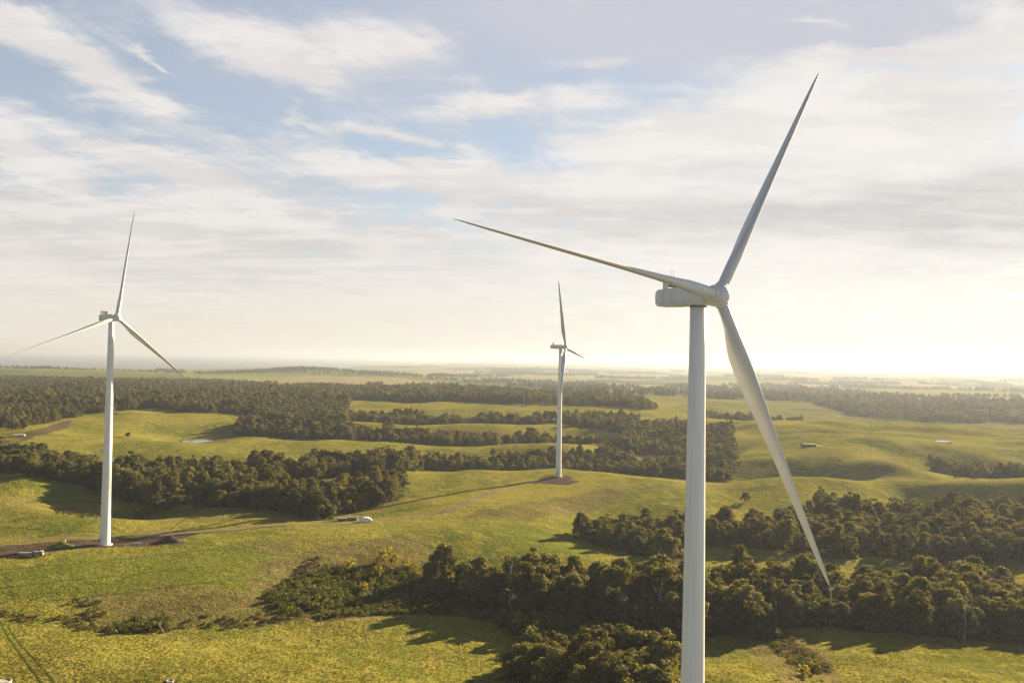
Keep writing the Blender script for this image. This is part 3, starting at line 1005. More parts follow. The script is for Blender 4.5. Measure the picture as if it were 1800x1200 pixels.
shrubs([(1330,1108),(1380,1112),(1440,1150),(1470,1175),(1420,1180),(1370,1145)], 2.6, 6, .45, 1.0, ['brown', 'scrub'], 'low brown scrub bush in the diagonal gully between the two right paddocks', 'bushes in the right gully', .85)
shrubs([(0,1076),(90,1092),(170,1100),(300,1112),(300,1102),(180,1090),(90,1080),(0,1068)], 2.2, 7, .4, 1.0, ['scrub', 'brown', 'brown'], 'low bush in the creek line along the top of the front left paddock', 'bushes along the creek', .72, 1.15)
shrubs([(190,1104),(250,1108),(300,1104),(298,1090),(205,1088)], 2.8, 8, .9, 1.5, ['scrub'], 'thick dark green bush beside the creek, left of the bleached fallen branch', 'dark bushes by the fallen branch', .9)
shrubs([(130,1052),(180,1052),(180,1085),(150,1085)], 3.0, 9, .5, 1.2, ['scrub', 'brown'], 'straggly dark bush on the slope above the creek', 'straggly bushes above the creek', .7)
shrubs([(300,1110),(470,1100),(470,1070),(340,1085)], 3.6, 10, .45, 1.1, ['brown', 'brown', 'scrub'], 'brown bracken bush on the rough bank right of the fallen branch', 'bushes on the rough bank', .6)
shrubs([(515,1000),(545,970),(560,968),(560,992),(530,1003)], 2.8, 11, .6, 1.1, ['brown'], 'dry brown bush at the upper left edge of the scrubby gully', 'dry bushes above the gully', .8)
shrubs([(235,895),(300,880),(345,882),(345,892),(280,898),(240,903)], 4.2, 12, 1.0, 2.2, ['scrub'], 'dark shrub trailing left from the end of the tree clump behind the left turbine', 'shrubs trailing from the tree clump', .85, 1.2)
shrubs([(93,896),(165,902),(175,910),(140,908),(95,900)], 4.5, 13, .6, 1.0, ['brown', 'scrub'], 'dark little bush in the hollow left of the left turbine tower', 'bushes in the left hollow', .8)
shrubs([(1345,1195),(1395,1190),(1480,1198),(1440,1185),(1400,1178)], 4.0, 14, .3, .6, ['brown'], 'sparse dry bush at the bottom end of the right gully', 'dry bushes at the gully end', .6)
SHQ.sort(key=lambda q: -q[2] * (.5 + .5 * q[6]) / q[1])
for q in SHQ[:270]:
    shrub(q[0], q[1], q[2], q[3], q[4], q[5], sz=q[6])
SHREST = SHQ[270:]
# the bright wattles that stand out, each known by its place
for px, py, s, lab in ((617, 985, 1.5, 'rounded wattle with a bright yellow-green edge at the left of the gully'),
                       (681, 976, 2.0, 'largest bright yellow-green wattle on top of the gully'),
                       (718, 988, 1.4, 'upright yellow-green wattle just right of the largest wattle'),
                       (662, 1003, 1.3, 'small yellow-green wattle below the largest wattle'),
                       (740, 1003, 1.4, 'olive yellow wattle uphill of the tall belt left end'),
                       (772, 1003, 1.5, 'yellow-green wattle touching the left end of the tall belt'),
                       (776, 1018, 1.2, 'small bright wattle just below another at the tall belt left end'),
                       (640, 1030, 1.3, 'bright wattle in the middle of the gully scrub'),
                       (645, 1022, 1.1, 'little golden wattle crown in the middle of the gully scrub'),
                       (1415, 1172, 1.0, 'bright yellow bush in the right gully'),
                       (1435, 1165, 1.1, 'brightest yellow flowering bush, upper one in the right gully'),
                       (1010, 1172, 2.2, 'bright yellow-green wattle between the shrubs and the clump by the near tower')):
    p = gp(px, py + 13)
    shrub(p.x, p.y, s * 1.55, 'wattle', lab, None, 'wattle_bush', 1.15)
p = gp(515, 1082)
shrub(p.x, p.y, 2.3, 'scrub', 'large pale olive bush at the left end of the hedge-like band', None, 'large_bush', 1.3)


SHSRC = {}
for o in COL.objects:
    if o.name.startswith('shrub') and o.data not in [q.data for q in SHSRC.values()]:
        SHSRC[o.data.name] = o
names = sorted(SHSRC)
bykind = {k: [i for i, n in enumerate(names) if SHSRC[n].data in SH[k]] for k in SH}
scatter_stuff('undergrowth', 'dark low scrub and bracken filling the gullies between the larger shrubs',
              [(q[0], q[1], float(H(q[0], q[1])) - .15) for q in SHREST], [q[2] for q in SHREST], [rnd.uniform(0, 6.28) for q in SHREST],
              [rnd.choice(bykind[q[3]]) for q in SHREST], [(SHSRC[n],) for n in names])


def gum(px, py, s, lab, ti, name='gum_tree', mat_=None, D=None, sxy=1.0, gr=None):
    p = gp(px, py) if D is None else Vector(((px - 900) / 1400 * D, D, float(H((px - 900) / 1400 * D, D))))
    o = copy_tree(TREES[ti][0], ti not in used)
    used.add(ti)
    o.name = name
    o.location = (p.x, p.y, p.z - .15)
    o.rotation_euler = (0, 0, rnd.uniform(0, 6.28))
    o.scale = (s * sxy, s * sxy, s)
    for k in [k for k in o.keys()]: del o[k]
    tag(o, lab, 'tree', gr)
    if mat_:
        for ch in o.children:
            if ch.name.startswith('crown'):
                ch.data = ch.data.copy()
                ch.data.materials[0] = M[mat_]
    return o


gum(1312, 881, .42, 'lone dark tree with a bare stem on the slope right of the near tower', 1, 'lone_tree', sxy=1.15)
gum(225, 768, .33, 'lone small tree in the paddock right of the left turbine tower', 3, 'lone_tree', sxy=1.2)
gum(997, 1140, .62, 'slim pale yellow tree, left one of a pair in front of the tall belt', 4, 'pale_tree', 'wattle', D=322, sxy=.8)
gum(1060, 1140, .68, 'slim pale yellow tree, right one of a pair in front of the tall belt', 4, 'pale_tree', 'wattle', D=318, sxy=.8)
print('shrubs', round(time.time() - T0, 1))


# ---------------------------------------------------------------- grass tussocks on the near paddocks
M['tuft'] = leafmat('grass_blades', (.080, .094, .018), (.168, .154, .036), (1.6, 1.5, .7), .35)
rngt = np.random.default_rng(5)
TV, TF = [], []
for k in range(26):
    a, r_ = rngt.uniform(0, 6.283), .28 * math.sqrt(rngt.uniform())
    cx0, cy0 = r_ * math.cos(a), r_ * math.sin(a)
    b_, hh, ln = rngt.uniform(0, 6.283), rngt.uniform(.16, .36), rngt.uniform(.05, .22)
    dx0, dy0 = .045 * math.cos(b_), .045 * math.sin(b_)
    ox, oy = ln * math.cos(a), ln * math.sin(a)
    i0 = len(TV)
    TV += [(cx0 - dx0, cy0 - dy0, -.05), (cx0 + dx0, cy0 + dy0, -.05), (cx0 + ox + dx0 * .5, cy0 + oy + dy0 * .5, hh), (cx0 + ox - dx0 * .5, cy0 + oy - dy0 * .5, hh * .95)]
    TF.append((i0, i0 + 1, i0 + 2, i0 + 3))
tm = mesh_np('grass_tussock', np.array(TV), np.array(TF))
tm.materials.append(M['tuft'])
p = gp(420, 1150)
tu = bpy.data.objects.new('grass_tussock', tm)
COL.objects.link(tu)
tu.location = p
tag(tu, 'tussock of grass in the front left paddock', 'grass tussock')
n = 150000
ty = np.sqrt(rngt.uniform(262 ** 2, 560 ** 2, n))
tx = rngt.uniform(-.70, .70, n) * ty
dens = .5 + .5 * vnoise(tx / 7, ty / 7, 61) + .3 * vnoise(tx / 25, ty / 25, 62)
ok = dens * np.clip((540 - ty) / 190, 0, 1) > rngt.uniform(0, 1, n)
for nm in ('P1', 'P1b', 'P2', 'P3'):
    ok &= ~inpoly(tx / ty, np.log(ty), WPOLY[nm])
ok &= ~inpoly(tx / ty, np.log(ty), poly_px([(465,1040),(540,1000),(640,985),(720,1000),(800,1030),(900,1062),(1190,1095),(1190,1125),(1010,1132),(930,1120),(860,1088),(790,1080),(560,1096),(480,1065)]))
ok &= ~inpoly(tx / ty, np.log(ty), poly_px([(-40,958),(60,951),(180,945),(270,937),(350,928),(330,955),(215,962),(140,966),(90,972),(40,980),(-40,990)]))
tx, ty = tx[ok], ty[ok]
scatter_stuff('grass', 'rough tussocky grass over the near paddocks', np.stack([tx, ty, H(tx, ty)], -1), rngt.uniform(.45, 1.15, len(tx)), rngt.uniform(0, 6.28, len(tx)), np.zeros(len(tx)), [(tu,)])
print('tussocks', len(tx), round(time.time() - T0, 1))


# ---------------------------------------------------------------- wind turbines
def blade_mesh(L):
    """root at origin, span +Z, leading edge +X, rotor plane normal to X when feathered"""
    st = [(0, 2.35, 1, 0), (1.2, 2.35, 1, 0), (3, 2.35, .99, 0), (5.5, 2.55, .86, 12), (8.5, 3.4, .58, 13), (12, 4.25, .42, 11), (16, 4.3, .34, 9), (21, 3.95, .29, 7), (28, 3.3, .25, 4.5), (36, 2.65, .22, 2.5), (45, 2.1, .20, 1), (53, 1.65, .18, 0), (59, 1.28, .17, -.5), (63, .95, .17, -1), (65.3, .62, .17, -1), (66.4, .30, .17, -1), (66.8, .08, .2, -1)]
    N = 24
    rings = []
    for r_, c, tc, tw in st:
        r_ *= L / 66.8
        ring = []
        e = min(1, max(0, (1 - tc) / .55))
        for k in range(N):
            a = 2 * math.pi * k / N
            cx_, cy_ = .5 * c * math.cos(a), .5 * c * math.sin(a)
            # airfoil: x from LE (0) to TE (1)
            xx = .5 * (1 - math.cos(a))
            yt = 5 * tc * c * (.2969 * math.sqrt(xx) - .126 * xx - .3516 * xx ** 2 + .2843 * xx ** 3 - .1036 * xx ** 4)
            ax_ = c * (.32 - xx)
            ay_ = (yt if a < math.pi else -yt) * (1.15 if a < math.pi else .85)
            X, Y = cx_ * (1 - e) + ax_ * e, cy_ * (1 - e) + ay_ * e
            tw_ = -R(tw)
            pb = -1.6 * (r_ / L) ** 2
            ring.append((X * math.cos(tw_) - Y * math.sin(tw_), X * math.sin(tw_) + Y * math.cos(tw_) + pb * 0, r_))
        rings.append(ring)
    return rings


def turbine(label, hub, yaw, az, L, pitch=97, pitches=None):
    """hub: rotor centre; the nose points to (cos yaw, -sin yaw)"""
    hub = Vector(hub)
    n = Vector((math.cos(yaw), -math.sin(yaw), 0))
    side = Vector((math.sin(yaw), math.cos(yaw), 0))
    base = hub - n * 5.1
    bz = float(H(base.x, base.y))
    root = empty('wind_turbine', (base.x, base.y, bz))
    tag(root, label, 'wind turbine')
    root.rotation_euler = (0, 0, math.atan2(n.y, n.x))          # local +X = nose direction
    hz = hub.z - bz
    # tower with section flanges
    Ht = hz - 2.05
    mb = MB()
    NS = 64
    rad = lambda q: 2.95 - (2.95 - 1.6) * q ** .92
    prof = [(-.8, 2.95)]
    cuts = [.0, .2, .42, .64, .84]
    for q in sorted(set([i / 14 for i in range(15)] + cuts)):
        z_ = q * Ht
        prof.append((z_, rad(q)))
    mb.loft([[(r_ * math.cos(2 * math.pi * k / NS), r_ * math.sin(2 * math.pi * k / NS), z_) for k in range(NS)] for z_, r_ in prof])
    for q in cuts[1:]:
        mb.loft([[(r_ * math.cos(2 * math.pi * k / NS), r_ * math.sin(2 * math.pi * k / NS), q * Ht + z_) for k in range(NS)] for z_, r_ in ((-.06, rad(q) - .05), (-.05, rad(q) + .012), (.05, rad(q) + .012), (.06, rad(q) - .05))], False, False)
    tower = mb.build('tower', M['tower'], root)
    fl = MB()
    fl.loft([[(r_ * math.cos(2 * math.pi * k / NS), r_ * math.sin(2 * math.pi * k / NS), z_) for k in range(NS)] for z_, r_ in ((-.9, 4.3), (.25, 4.3), (.45, 3.6), (.47, 3.0))])
    fl.build('foundation', M['concrete'], root)
    d_ = MB().box((-.6, -2.98, 3.2), (1.0, .18, 2.3), 0)
    door = d_.build('door', M['grey'], root, .04)
    stp = MB()
    for k in range(9):
        stp.box((-.6, -3.25 - .28 * (9 - k), .25 + .2 * k), (1.1, .3, .05))
    stp.box((-1.15, -4.5, 1.7), (.05, 2.6, .05)).box((-.05, -4.5, 1.7), (.05, 2.6, .05))
    stp.build('steps', M['steel'], root)
    # nacelle: lofted rounded box, level; rear to front along local X
    nx = 5.1                                                   # hub centre at local x = 6
    mb = MB()
    secs = [(-9.55, 2.6, 2.7, .9, 0), (-9.35, 3.2, 3.25, .9, 0), (-8.9, 3.6, 3.6, .7, 0), (-8.2, 3.8, 3.75, .6, 0), (-2, 3.95, 4.0, .55, .06), (1.8, 3.95, 4.0, .55, .06), (3.0, 3.8, 3.85, .8, .03), (3.75, 3.3, 3.3, 1.2, 0)]
    mb.loft([[(x_, a_, hz + .0 + dz_ + b_ - .05) for a_, b_ in ring_rr(w_, h_, r_)] for x_, w_, h_, r_, dz_ in secs])
    nac = mb.build('nacelle', M['white'], root)
    nac.location.x = -.9                                       # the tower stands a little behind the nacelle front
    sm2 = MB()                                                  # panel seams and hatch outlines, raised ribs
    for x_ in (-6.9, -4.4, -1.6, 1.2):
        for s_ in (-1, 1):
            sm2.box((x_, s_ * 1.985, hz), (.05, .05, 3.0))
    for s_ in (-1, 1):
        for a_ in (0.2, 2.4):
            sm2.box((a_, s_ * 2.0, hz - .2), (.06, .05, 1.5))
        sm2.box((-3.2, s_ * 1.99, hz - 1.2), (9.5, .05, .06))
    sm2.box((-3.6, 0, hz - 2.03), (1.7, 1.5, .06))
    sm2.build('panel_seam', M['seam'], nac)
    yb = MB().loft([[(r_ * math.cos(2 * math.pi * k / 40), r_ * math.sin(2 * math.pi * k / 40), z_) for k in range(40)] for z_, r_ in ((Ht - .3, 1.7), (Ht + .2, 1.75), (Ht + .35, 1.75))])
    yb.build('yaw_bearing', M['grey'], root)
    # roof cooler: dark radiator between pale end plates, on the rear roof
    cool = MB().box((-6.0, 0, hz + 3.1), (.9, 3.5, 1.75)).build('cooler', M['dark'], root, .06)
    cool.location.x = -.9
    cf = MB()
    for s_ in (-1, 1):
        cf.box((-6.2, s_ * 1.95, hz + 2.95), (1.3, .36, 2.6))
    cf.box((-6.0, 0, hz + 4.08), (1.0, 3.5, .18))
    cf.build('cooler_frame', M['white'], cool, .04)
    lv = MB()
    for k in range(7):
        lv.box((-6.49, 0, hz + 2.4 + .22 * k), (.08, 3.4, .05)).box((-5.51, 0, hz + 2.4 + .22 * k), (.08, 3.4, .05))
    lv.build('louvre', M['grey'], cool)
    for y_ in (-.9, .1):
        an = MB().tube([(-5.7, y_, hz + 4.1), (-5.7, y_, hz + 6.0)], .05, 6)
        an.tube([(-5.7, y_ - .25, hz + 5.8), (-5.7, y_ + .25, hz + 5.8)], .04, 6)
        an.build('antenna', M['grey'], cool)
    # rotor group geometry in world-aligned tilt frame -> bring to root space
    tilt, cone = R(5), R(3)
    nt = Vector((math.cos(tilt), 0, math.sin(tilt)))
    up = Vector((-math.sin(tilt), 0, math.cos(tilt)))
    sd = Vector((0, 1, 0))                                      # local side = world side
    hc = Vector((nx, 0, hz))
    mb = MB()
    prof = [(-2.05, 1.75), (-1.95, 2.05), (-1.2, 2.2), (.3, 2.22), (1.0, 2.08), (1.6, 1.72), (2.05, 1.22), (2.3, .7), (2.42, .2), (2.43, .01)]
    mb.loft([[hc + nt * x_ + up * (r_ * math.cos(2 * math.pi * k / 48)) + sd * (r_ * math.sin(2 * math.pi * k / 48)) for k in range(48)] for x_, r_ in prof])
    spin = mb.build('spinner', M['white'], root)
    rings = blade_mesh(L - 1.6)
    for k in range(3):
        a = az + k * 2 * math.pi / 3
        d = up * math.cos(a) + sd * math.sin(a)
        tg = nt.cross(d)
        d2 = (d * math.cos(cone) + nt * math.sin(cone)).normalized()
        n2 = (nt - d2 * nt.dot(d2)).normalized()
        t2 = d2.cross(n2)
        p_ = R((pitches or (pitch,) * 3)[k])
        ex = n2 * math.sin(p_) + t2 * math.cos(p_)              # leading edge
        ey = d2.cross(ex)
        o0 = hc + d2 * 1.6
        bl = MB().loft([[o0 + ex * q[0] + ey * q[1] + d2 * q[2] for q in ring] for ring in rings])
        bl.build('blade', M['blade'], root)
        cl = MB().loft([[hc + d2 * z_ + n2 * (r_ * math.cos(2 * math.pi * j / 32)) + t2 * (r_ * math.sin(2 * math.pi * j / 32)) for j in range(32)] for z_, r_ in ((1.2, 1.42), (2.32, 1.42), (2.42, 1.32), (2.43, 1.15))])
        cl.build('blade_collar', M['white'], spin)
    return root


turbine('nearest and largest white wind turbine, its tower running out of the bottom of the picture', (41.7, 161.3, 124.7), R(51.1), R(35.4), 68)
turbine('white wind turbine on a bare soil pad at the left, sea behind its rotor', (-236, 475, 130.9), R(29.9), R(9.5), 67)
turbine('smallest white wind turbine, far off on the grassy knoll at the end of the track', (53, 785, 123.5), R(19.2), R(100.4), 67)


# ---------------------------------------------------------------- tracks
def drape(name, pts, width, m, label, dz=.14, step=3.0, D=None):
    P = [gp(*q) for q in pts]
    # Catmull-Rom through the points
    C = []
    for i in range(len(P) - 1):
        p0, p1, p2, p3 = P[max(i - 1, 0)], P[i], P[i + 1], P[min(i + 2, len(P) - 1)]
        n = max(2, int((p2 - p1).length / step))
        for k in range(n):
            q = k / n
            C.append(.5 * ((2 * p1) + (p2 - p0) * q + (2 * p0 - 5 * p1 + 4 * p2 - p3) * q * q + (3 * p1 - p0 - 3 * p2 + p3) * q ** 3))
    C.append(P[-1])
    V = []
    for i, c in enumerate(C):
        d = (C[min(i + 1, len(C) - 1)] - C[max(i - 1, 0)])
        nrm = Vector((-d.y, d.x, 0)).normalized()
        wv = width * (1 + .15 * math.sin(i * .9) + .1 * math.sin(i * 2.3))
        for k in (-.5, -.25, 0, .25, .5):
            q = c + nrm * (wv * k)
            V.append((q.x, q.y, float(H(q.x, q.y)) + dz * (1 if abs(k) < .4 else .35)))
    n = len(C)
    ii = np.arange(n * 5).reshape(n, 5)
    me = mesh_np(name, np.array(V), np.stack([ii[:-1, :-1], ii[:-1, 1:], ii[1:, 1:], ii[1:, :-1]], -1).reshape(-1, 4), True)
    me.materials.append(m)
    o = bpy.data.objects.new(name, me)
    COL.objects.link(o)
    return tag(o, label, kind='structure')


drape('track', [(940, 845), (900, 855), (850, 872), (800, 893), (760, 902), (715, 909), (650, 917), (600, 920), (540, 922), (430, 928), (350, 934), (280, 940)], 5.5, M['track'], 'gravel access track from the left turbine to the knoll')
drape('path', [(1010, 851), (1060, 857), (1100, 862), (1150, 860), (1195, 853)], 2.2, M['track'], 'narrow track leaving the knoll pad to the right')
drape('path', [(-30, 950), (60, 948), (150, 945), (250, 938), (300, 933)], 4.5, M['track'], 'pale track along the back of the left pad')
drape('path', [(0, 1090), (14, 1118), (40, 1155), (76, 1205)], .9, M['rut'], 'left wheel rut in the front left paddock', .06, 2)
drape('path', [(14, 1100), (30, 1125), (62, 1160), (104, 1208)], .8, M['rut'], 'right wheel rut in the front left paddock', .06, 2)


for pts, wd in (([(-20, 1004), (120, 991), (280, 975), (430, 963)], 1.3), ([(90, 1055), (250, 1038), (460, 1017)], 1.2), ([(0, 1034), (80, 1024), (170, 1015), (260, 1006), (420, 992)], 1.4),
                ([(0, 886), (60, 882), (130, 880), (185, 884)], 1.2), ([(0, 926), (60, 930), (130, 934), (185, 936)], 1.3), ([(290, 938), (350, 905), (420, 896), (520, 899), (565, 905)], 1.1),
                ([(650, 905), (720, 893), (790, 886), (850, 884)], 1.0), ([(330, 770), (300, 756), (262, 742), (235, 735)], 2.0), ([(690, 940), (760, 962), (830, 985)], 1.0),
                ([(1400, 746), (1470, 754), (1535, 760)], 2.0), ([(1240, 836), (1330, 838), (1400, 846), (1500, 862)], 1.2), ([(1538, 762), (1600, 766), (1700, 772), (1800, 780)], 1.8),
                ([(1430, 787), (1500, 792), (1600, 800), (1660, 812)], 1.8)):
    drape('path', pts, wd, M['rut'], 'dark line of long grass along a fence or stock trail', .05, 2)


# ---------------------------------------------------------------- ponds
def pond(px, py, rx, ry, label, dz=.25):
    p = gp(px, py)
    V = [(p.x, p.y, 0)]
    N = 40
    zs = []
    for k in range(N):
        a = 2 * math.pi * k / N
        q = 1 + .16 * math.sin(2 * a + 1) + .1 * math.sin(5 * a)
        V.append((p.x + rx * q * math.cos(a), p.y + ry * q * math.sin(a), 0))
    zz_ = float(np.max(H([v[0] for v in V], [v[1] for v in V]))) + dz
    V = [(a, b, zz_) for a, b, c in V]
    bank = bpy.data.meshes.new('bank')
    VB = [(a, b, zz_ + .02 if i else 0) for i, (a, b, c) in enumerate(V)][1:] + [(p.x + (a - p.x) * 1.22, p.y + (b - p.y) * 1.22, float(H(p.x + (a - p.x) * 1.22, p.y + (b - p.y) * 1.22)) + .05) for a, b, c in V[1:]]
    bank.from_pydata(VB, [], [(k, (k + 1) % N, N + (k + 1) % N, N + k) for k in range(N)])
    bank.materials.append(M['spoil'])
    V2 = V + [(p.x + (a - p.x) * 1.25, p.y + (b - p.y) * 1.25, zz_ - 3.5) for a, b, c in V[1:]]
    F = [(0, 1 + k, 1 + (k + 1) % N) for k in range(N)]
    me = bpy.data.meshes.new('pond')
    me.from_pydata(V, [], F)
    me.materials.append(M['water'])
    o = bpy.data.objects.new('pond', me)
    COL.objects.link(o)
    tag(o, label, kind='structure')
    bo = bpy.data.objects.new('bank', bank)
    COL.objects.link(bo)
    bo.parent = o
    return p, zz_


pond(345, 777, 16, 22, 'bright little farm dam in the hollow behind the left tree belt')
pond(1657, 777, 9, 13, 'small shining farm dam on the right hill')


pond(241, 954, 2.6, 1.5, 'shallow bright puddle on the pad right of the left turbine', .04)
pond(223, 957.5, 1.8, .8, 'small puddle on the pad beside the left turbine base', .04)


# ---------------------------------------------------------------- heaps
def heap(name, px, py, rx, ry, h, m, label, cat, seed, rz=0., kind=None):
    p = gp(px, py)
    rng = np.random.default_rng(seed)
    nr, na = 12, 40
    V = []
    for i in range(nr + 1):
        q = i / nr
        for k in range(na):
            a = 2 * math.pi * k / na
            e = 1 + .12 * math.sin(2 * a + seed) + .08 * math.sin(5 * a + seed * 2)
            x_, y_ = rx * q * e * math.cos(a), ry * q * e * math.sin(a)
            X, Y = x_ * math.cos(rz) - y_ * math.sin(rz), x_ * math.sin(rz) + y_ * math.cos(rz)
            hh = h * (1 - q ** 1.6) * (1 + .25 * float(vnoise(np.array(X / 3.0 + seed), np.array(Y / 3.0), seed))) - .35 * (q == 1)
            V.append((X, Y, float(H(p.x + X, p.y + Y)) - p.z + hh))
    ii = np.arange((nr + 1) * na).reshape(nr + 1, na)
    jj = np.roll(ii, -1, 1)
    me = mesh_np(name, np.array(V), np.stack([ii[:-1], ii[1:], jj[1:], jj[:-1]], -1).reshape(-1, 4), True)
    me.materials.append(m)
    o = bpy.data.objects.new(name, me)
    COL.objects.link(o)
    o.location = p
    return tag(o, label, cat, kind=kind)


heap('soil_heap', 300, 951, 8, 5, 3.2, M['spoil'], 'dark heap of dug soil on the pad right of the left turbine', 'soil heap', 3)
heap('grass_mound', 108, 960, 7.5, 5, 2.4, M['mound'], 'bright green grassy mound on the pad left of the left turbine', 'mound', 5)
heap('soil_heap', 181, 1110, 1.9, 1.6, 1.3, M['spoil'], 'small brown mound beside the creek in the front left paddock', 'soil heap', 8)


# ---------------------------------------------------------------- buildings and farm things
def shed(name, px, py, w_, d_, h_, rz, wall, roof, label, cat='shed', pitch=.8, lean=None):
    p = gp(px, py)
    root = empty(name, (p.x, p.y, p.z), rz)
    tag(root, label, cat)
    wl = MB().box((0, 0, h_ / 2 - .3), (w_, d_, h_ + .6))
    wl.loft([[(-w_ / 2, -d_ / 2, h_), (-w_ / 2, d_ / 2, h_), (-w_ / 2, 0, h_ + pitch)], [(w_ / 2, -d_ / 2, h_), (w_ / 2, d_ / 2, h_), (w_ / 2, 0, h_ + pitch)]], True, False)
    wl.build('wall', wall, root)
    rf = MB()
    for s_ in (-1, 1):
        y0, y1 = s_ * (d_ / 2 + .4), 0
        rf.loft([[(-w_ / 2 - .3, y0, h_ + .02 - .4 * pitch / d_), (-w_ / 2 - .3, y1, h_ + pitch + .03), (-w_ / 2 - .3, y1, h_ + pitch + .18), (-w_ / 2 - .3, y0, h_ + .16 - .4 * pitch / d_)],
                 [(w_ / 2 + .3, y0, h_ + .02 - .4 * pitch / d_), (w_ / 2 + .3, y1, h_ + pitch + .03), (w_ / 2 + .3, y1, h_ + pitch + .18), (w_ / 2 + .3, y0, h_ + .16 - .4 * pitch / d_)]], True, False)
    rf.build('roof', roof, root)
    dr = MB().box((w_ * .12, -d_ / 2 - .03, h_ * .4), (w_ * .3, .08, h_ * .8)).build('door', M['dark'], root)
    if lean:
        ln = MB()
        lw, lh = lean
        ln.box((w_ / 2 + lw / 2, 0, lh / 2 - .2), (lw - .1, d_ * .8, lh))
        ln.build('lean_to', wall, root)
        MB().box((w_ / 2 + lw / 2 + .1, 0, lh + .12), (lw + .4, d_ * .86, .14)).build('lean_to_roof', roof, root)
    return root


shed('hay_shed', 1421, 785, 16, 10, 3.6, -.06, M['shed'], M['shed'], 'long dark hay shed with a low lean-to on the sunlit right hill', 'shed', .7, (9, 1.7))
shed('farm_shed', 619, 914, 8, 4.5, 2.3, .1, M['grey'], M['grey'], 'grey tin shed beside the white dome tent, next to the track', 'shed', .5)
shed('farm_shed', 602, 915, 6.5, 4, 1.9, .1, M['shed'], M['grey'], 'low brown shed, leftmost of the sheds by the white dome tent', 'shed', .4)
shed('farm_shed', 816, 780.5, 6, 4.5, 2.3, .2, M['shedroof'], M['shedroof'], 'tiny white shed on the bright grass strip behind the long tree belt', 'shed', .6)
shed('farm_shed', 34, 766, 11, 4, 1.3, .35, M['shedroof'], M['shedroof'], 'long pale shed at the edge of the wood on the far left', 'shed', .7)
shed('farm_shed', 613, 713, 8, 6, 2.6, .1, M['shedroof'], M['shedroof'], 'white farm shed at the front edge of the far forest', 'shed', 1.2)
# white dome tent: arched end toward the camera
p = gp(643, 917)
dome = empty('dome_tent', p, .25)
tag(dome, 'white dome-shaped tent beside the track, brightest of the farm buildings there', 'tent')
mb = MB()
rings = []
for q in range(9):
    yy = -3.2 + q * .9
    k = math.sqrt(max(.05, 1 - max(0, (q - 4) / 4.3) ** 2))
    rings.append([(4.9 * k * math.cos(a), yy, 3.9 * k * math.sin(a) - .3) for a in [math.pi * j / 20 for j in range(21)]])
mb.loft(rings)
mb.build('cover', M['roofwhite'], dome)
MB().box((1.6, -3.24, .75), (.55, .06, .5)).build('vent', M['dark'], dome)
for k in (-1, 1):
    MB().tube([(k * 4.95, -3.3, -.3), (k * 4.95, -3.3, 1.2)], .06, 6).build('post', M['steel'], dome)
# trough
p = gp(861, 926)
tro = empty('water_trough', p, .1)
tag(tro, 'small white water trough alone on the grass below the track', 'trough')
mb = MB()
mb.box((0, -.5, .35), (3.0, .12, .7)).box((0, .5, .35), (3.0, .12, .7)).box((-1.45, 0, .35), (.12, .88, .7)).box((1.45, 0, .35), (.12, .88, .7))
mb.build('basin', M['roofwhite'], tro)
MB().box((0, 0, .45), (2.78, .88, .06)).build('water', M['water'], tro)


def tank(name, px, py, r_, h_, label, m, rim):
    p = gp(px, py)
    o = empty(name, p)
    tag(o, label, 'tank')
    N = 40
    mb = MB()
    mb.loft([[(q * math.cos(2 * math.pi * k / N), q * math.sin(2 * math.pi * k / N), z_) for k in range(N)] for z_, q in ((-.6, r_), (h_, r_), (h_ + .06, r_ - .04), (h_ + .06, r_ - .16), (h_ - .35, r_ - .18))], True)
    mb.build('shell', m, o)
    MB().loft([[(q * math.cos(2 * math.pi * k / N), q * math.sin(2 * math.pi * k / N), z_) for k in range(N)] for z_, q in ((h_ - .34, r_ - .19), (h_ - .28, r_ - .19))]).build('water', rim, o)
    MB().tube([(r_ + .06, 0, -.3), (r_ + .06, 0, h_ + .2), (r_ - .35, 0, h_ + .25)], .05, 6).build('pipe', M['steel'], o)
    return o


tank('water_tank', 8, 1206, 2.1, 2.1, 'round pale concrete tank cut by the bottom left corner', M['concrete'], M['concrete'])
tank('water_tank', 299, 1200, 1.25, 1.0, 'small round concrete tank at the bottom edge of the front left paddock', M['concrete'], M['concrete'])
for dx_ in (-1.9, -1.2, 1.4, 2.0):
    p = gp(299, 1200)
    shrub(p.x + dx_, p.y + rnd.uniform(-.3, 1.5), .45, 'brown', 'low dark tuft bush around the small round tank', 'tufts around the small tank')

# parked truck with a flat trailer on the left pad
p = gp(57, 977)
truck = empty('truck', p, .12)
tag(truck, 'grey truck with a long low trailer parked on the soil pad at the far left', 'truck')
tb = MB().box((-3.4, 0, 1.25), (7.0, 2.4, 1.5)).build('trailer', M['grey'], truck, .05)
MB().box((-3.4, 0, 2.06), (7.1, 2.5, .08)).build('trailer_deck', M['grey'], tb)
MB().box((1.4, 0, .85), (3.4, 1.2, .35)).build('chassis', M['dark'], truck)
MB().loft([[(x_, s_ * .95, z_) for x_, z_ in ((-.1, 1.1), (3.2, 1.1), (3.2, 2.2), (2.2, 2.7), (.6, 2.7), (-.1, 2.1))] for s_ in (-1, 1)], True, False).build('load', M['grey'], truck)
cab = MB().loft([[(x_, s_ * 1.15, z_) for x_, z_ in ((3.6, .7), (5.6, .7), (5.6, 1.7), (5.3, 2.9), (3.6, 3.0))] for s_ in (-1, 1)], True, False).build('cab', M['grey'], truck, .05)
MB().box((5.5, 0, 2.15), (.1, 2.0, .8)).build('windscreen', M['glass'], cab)
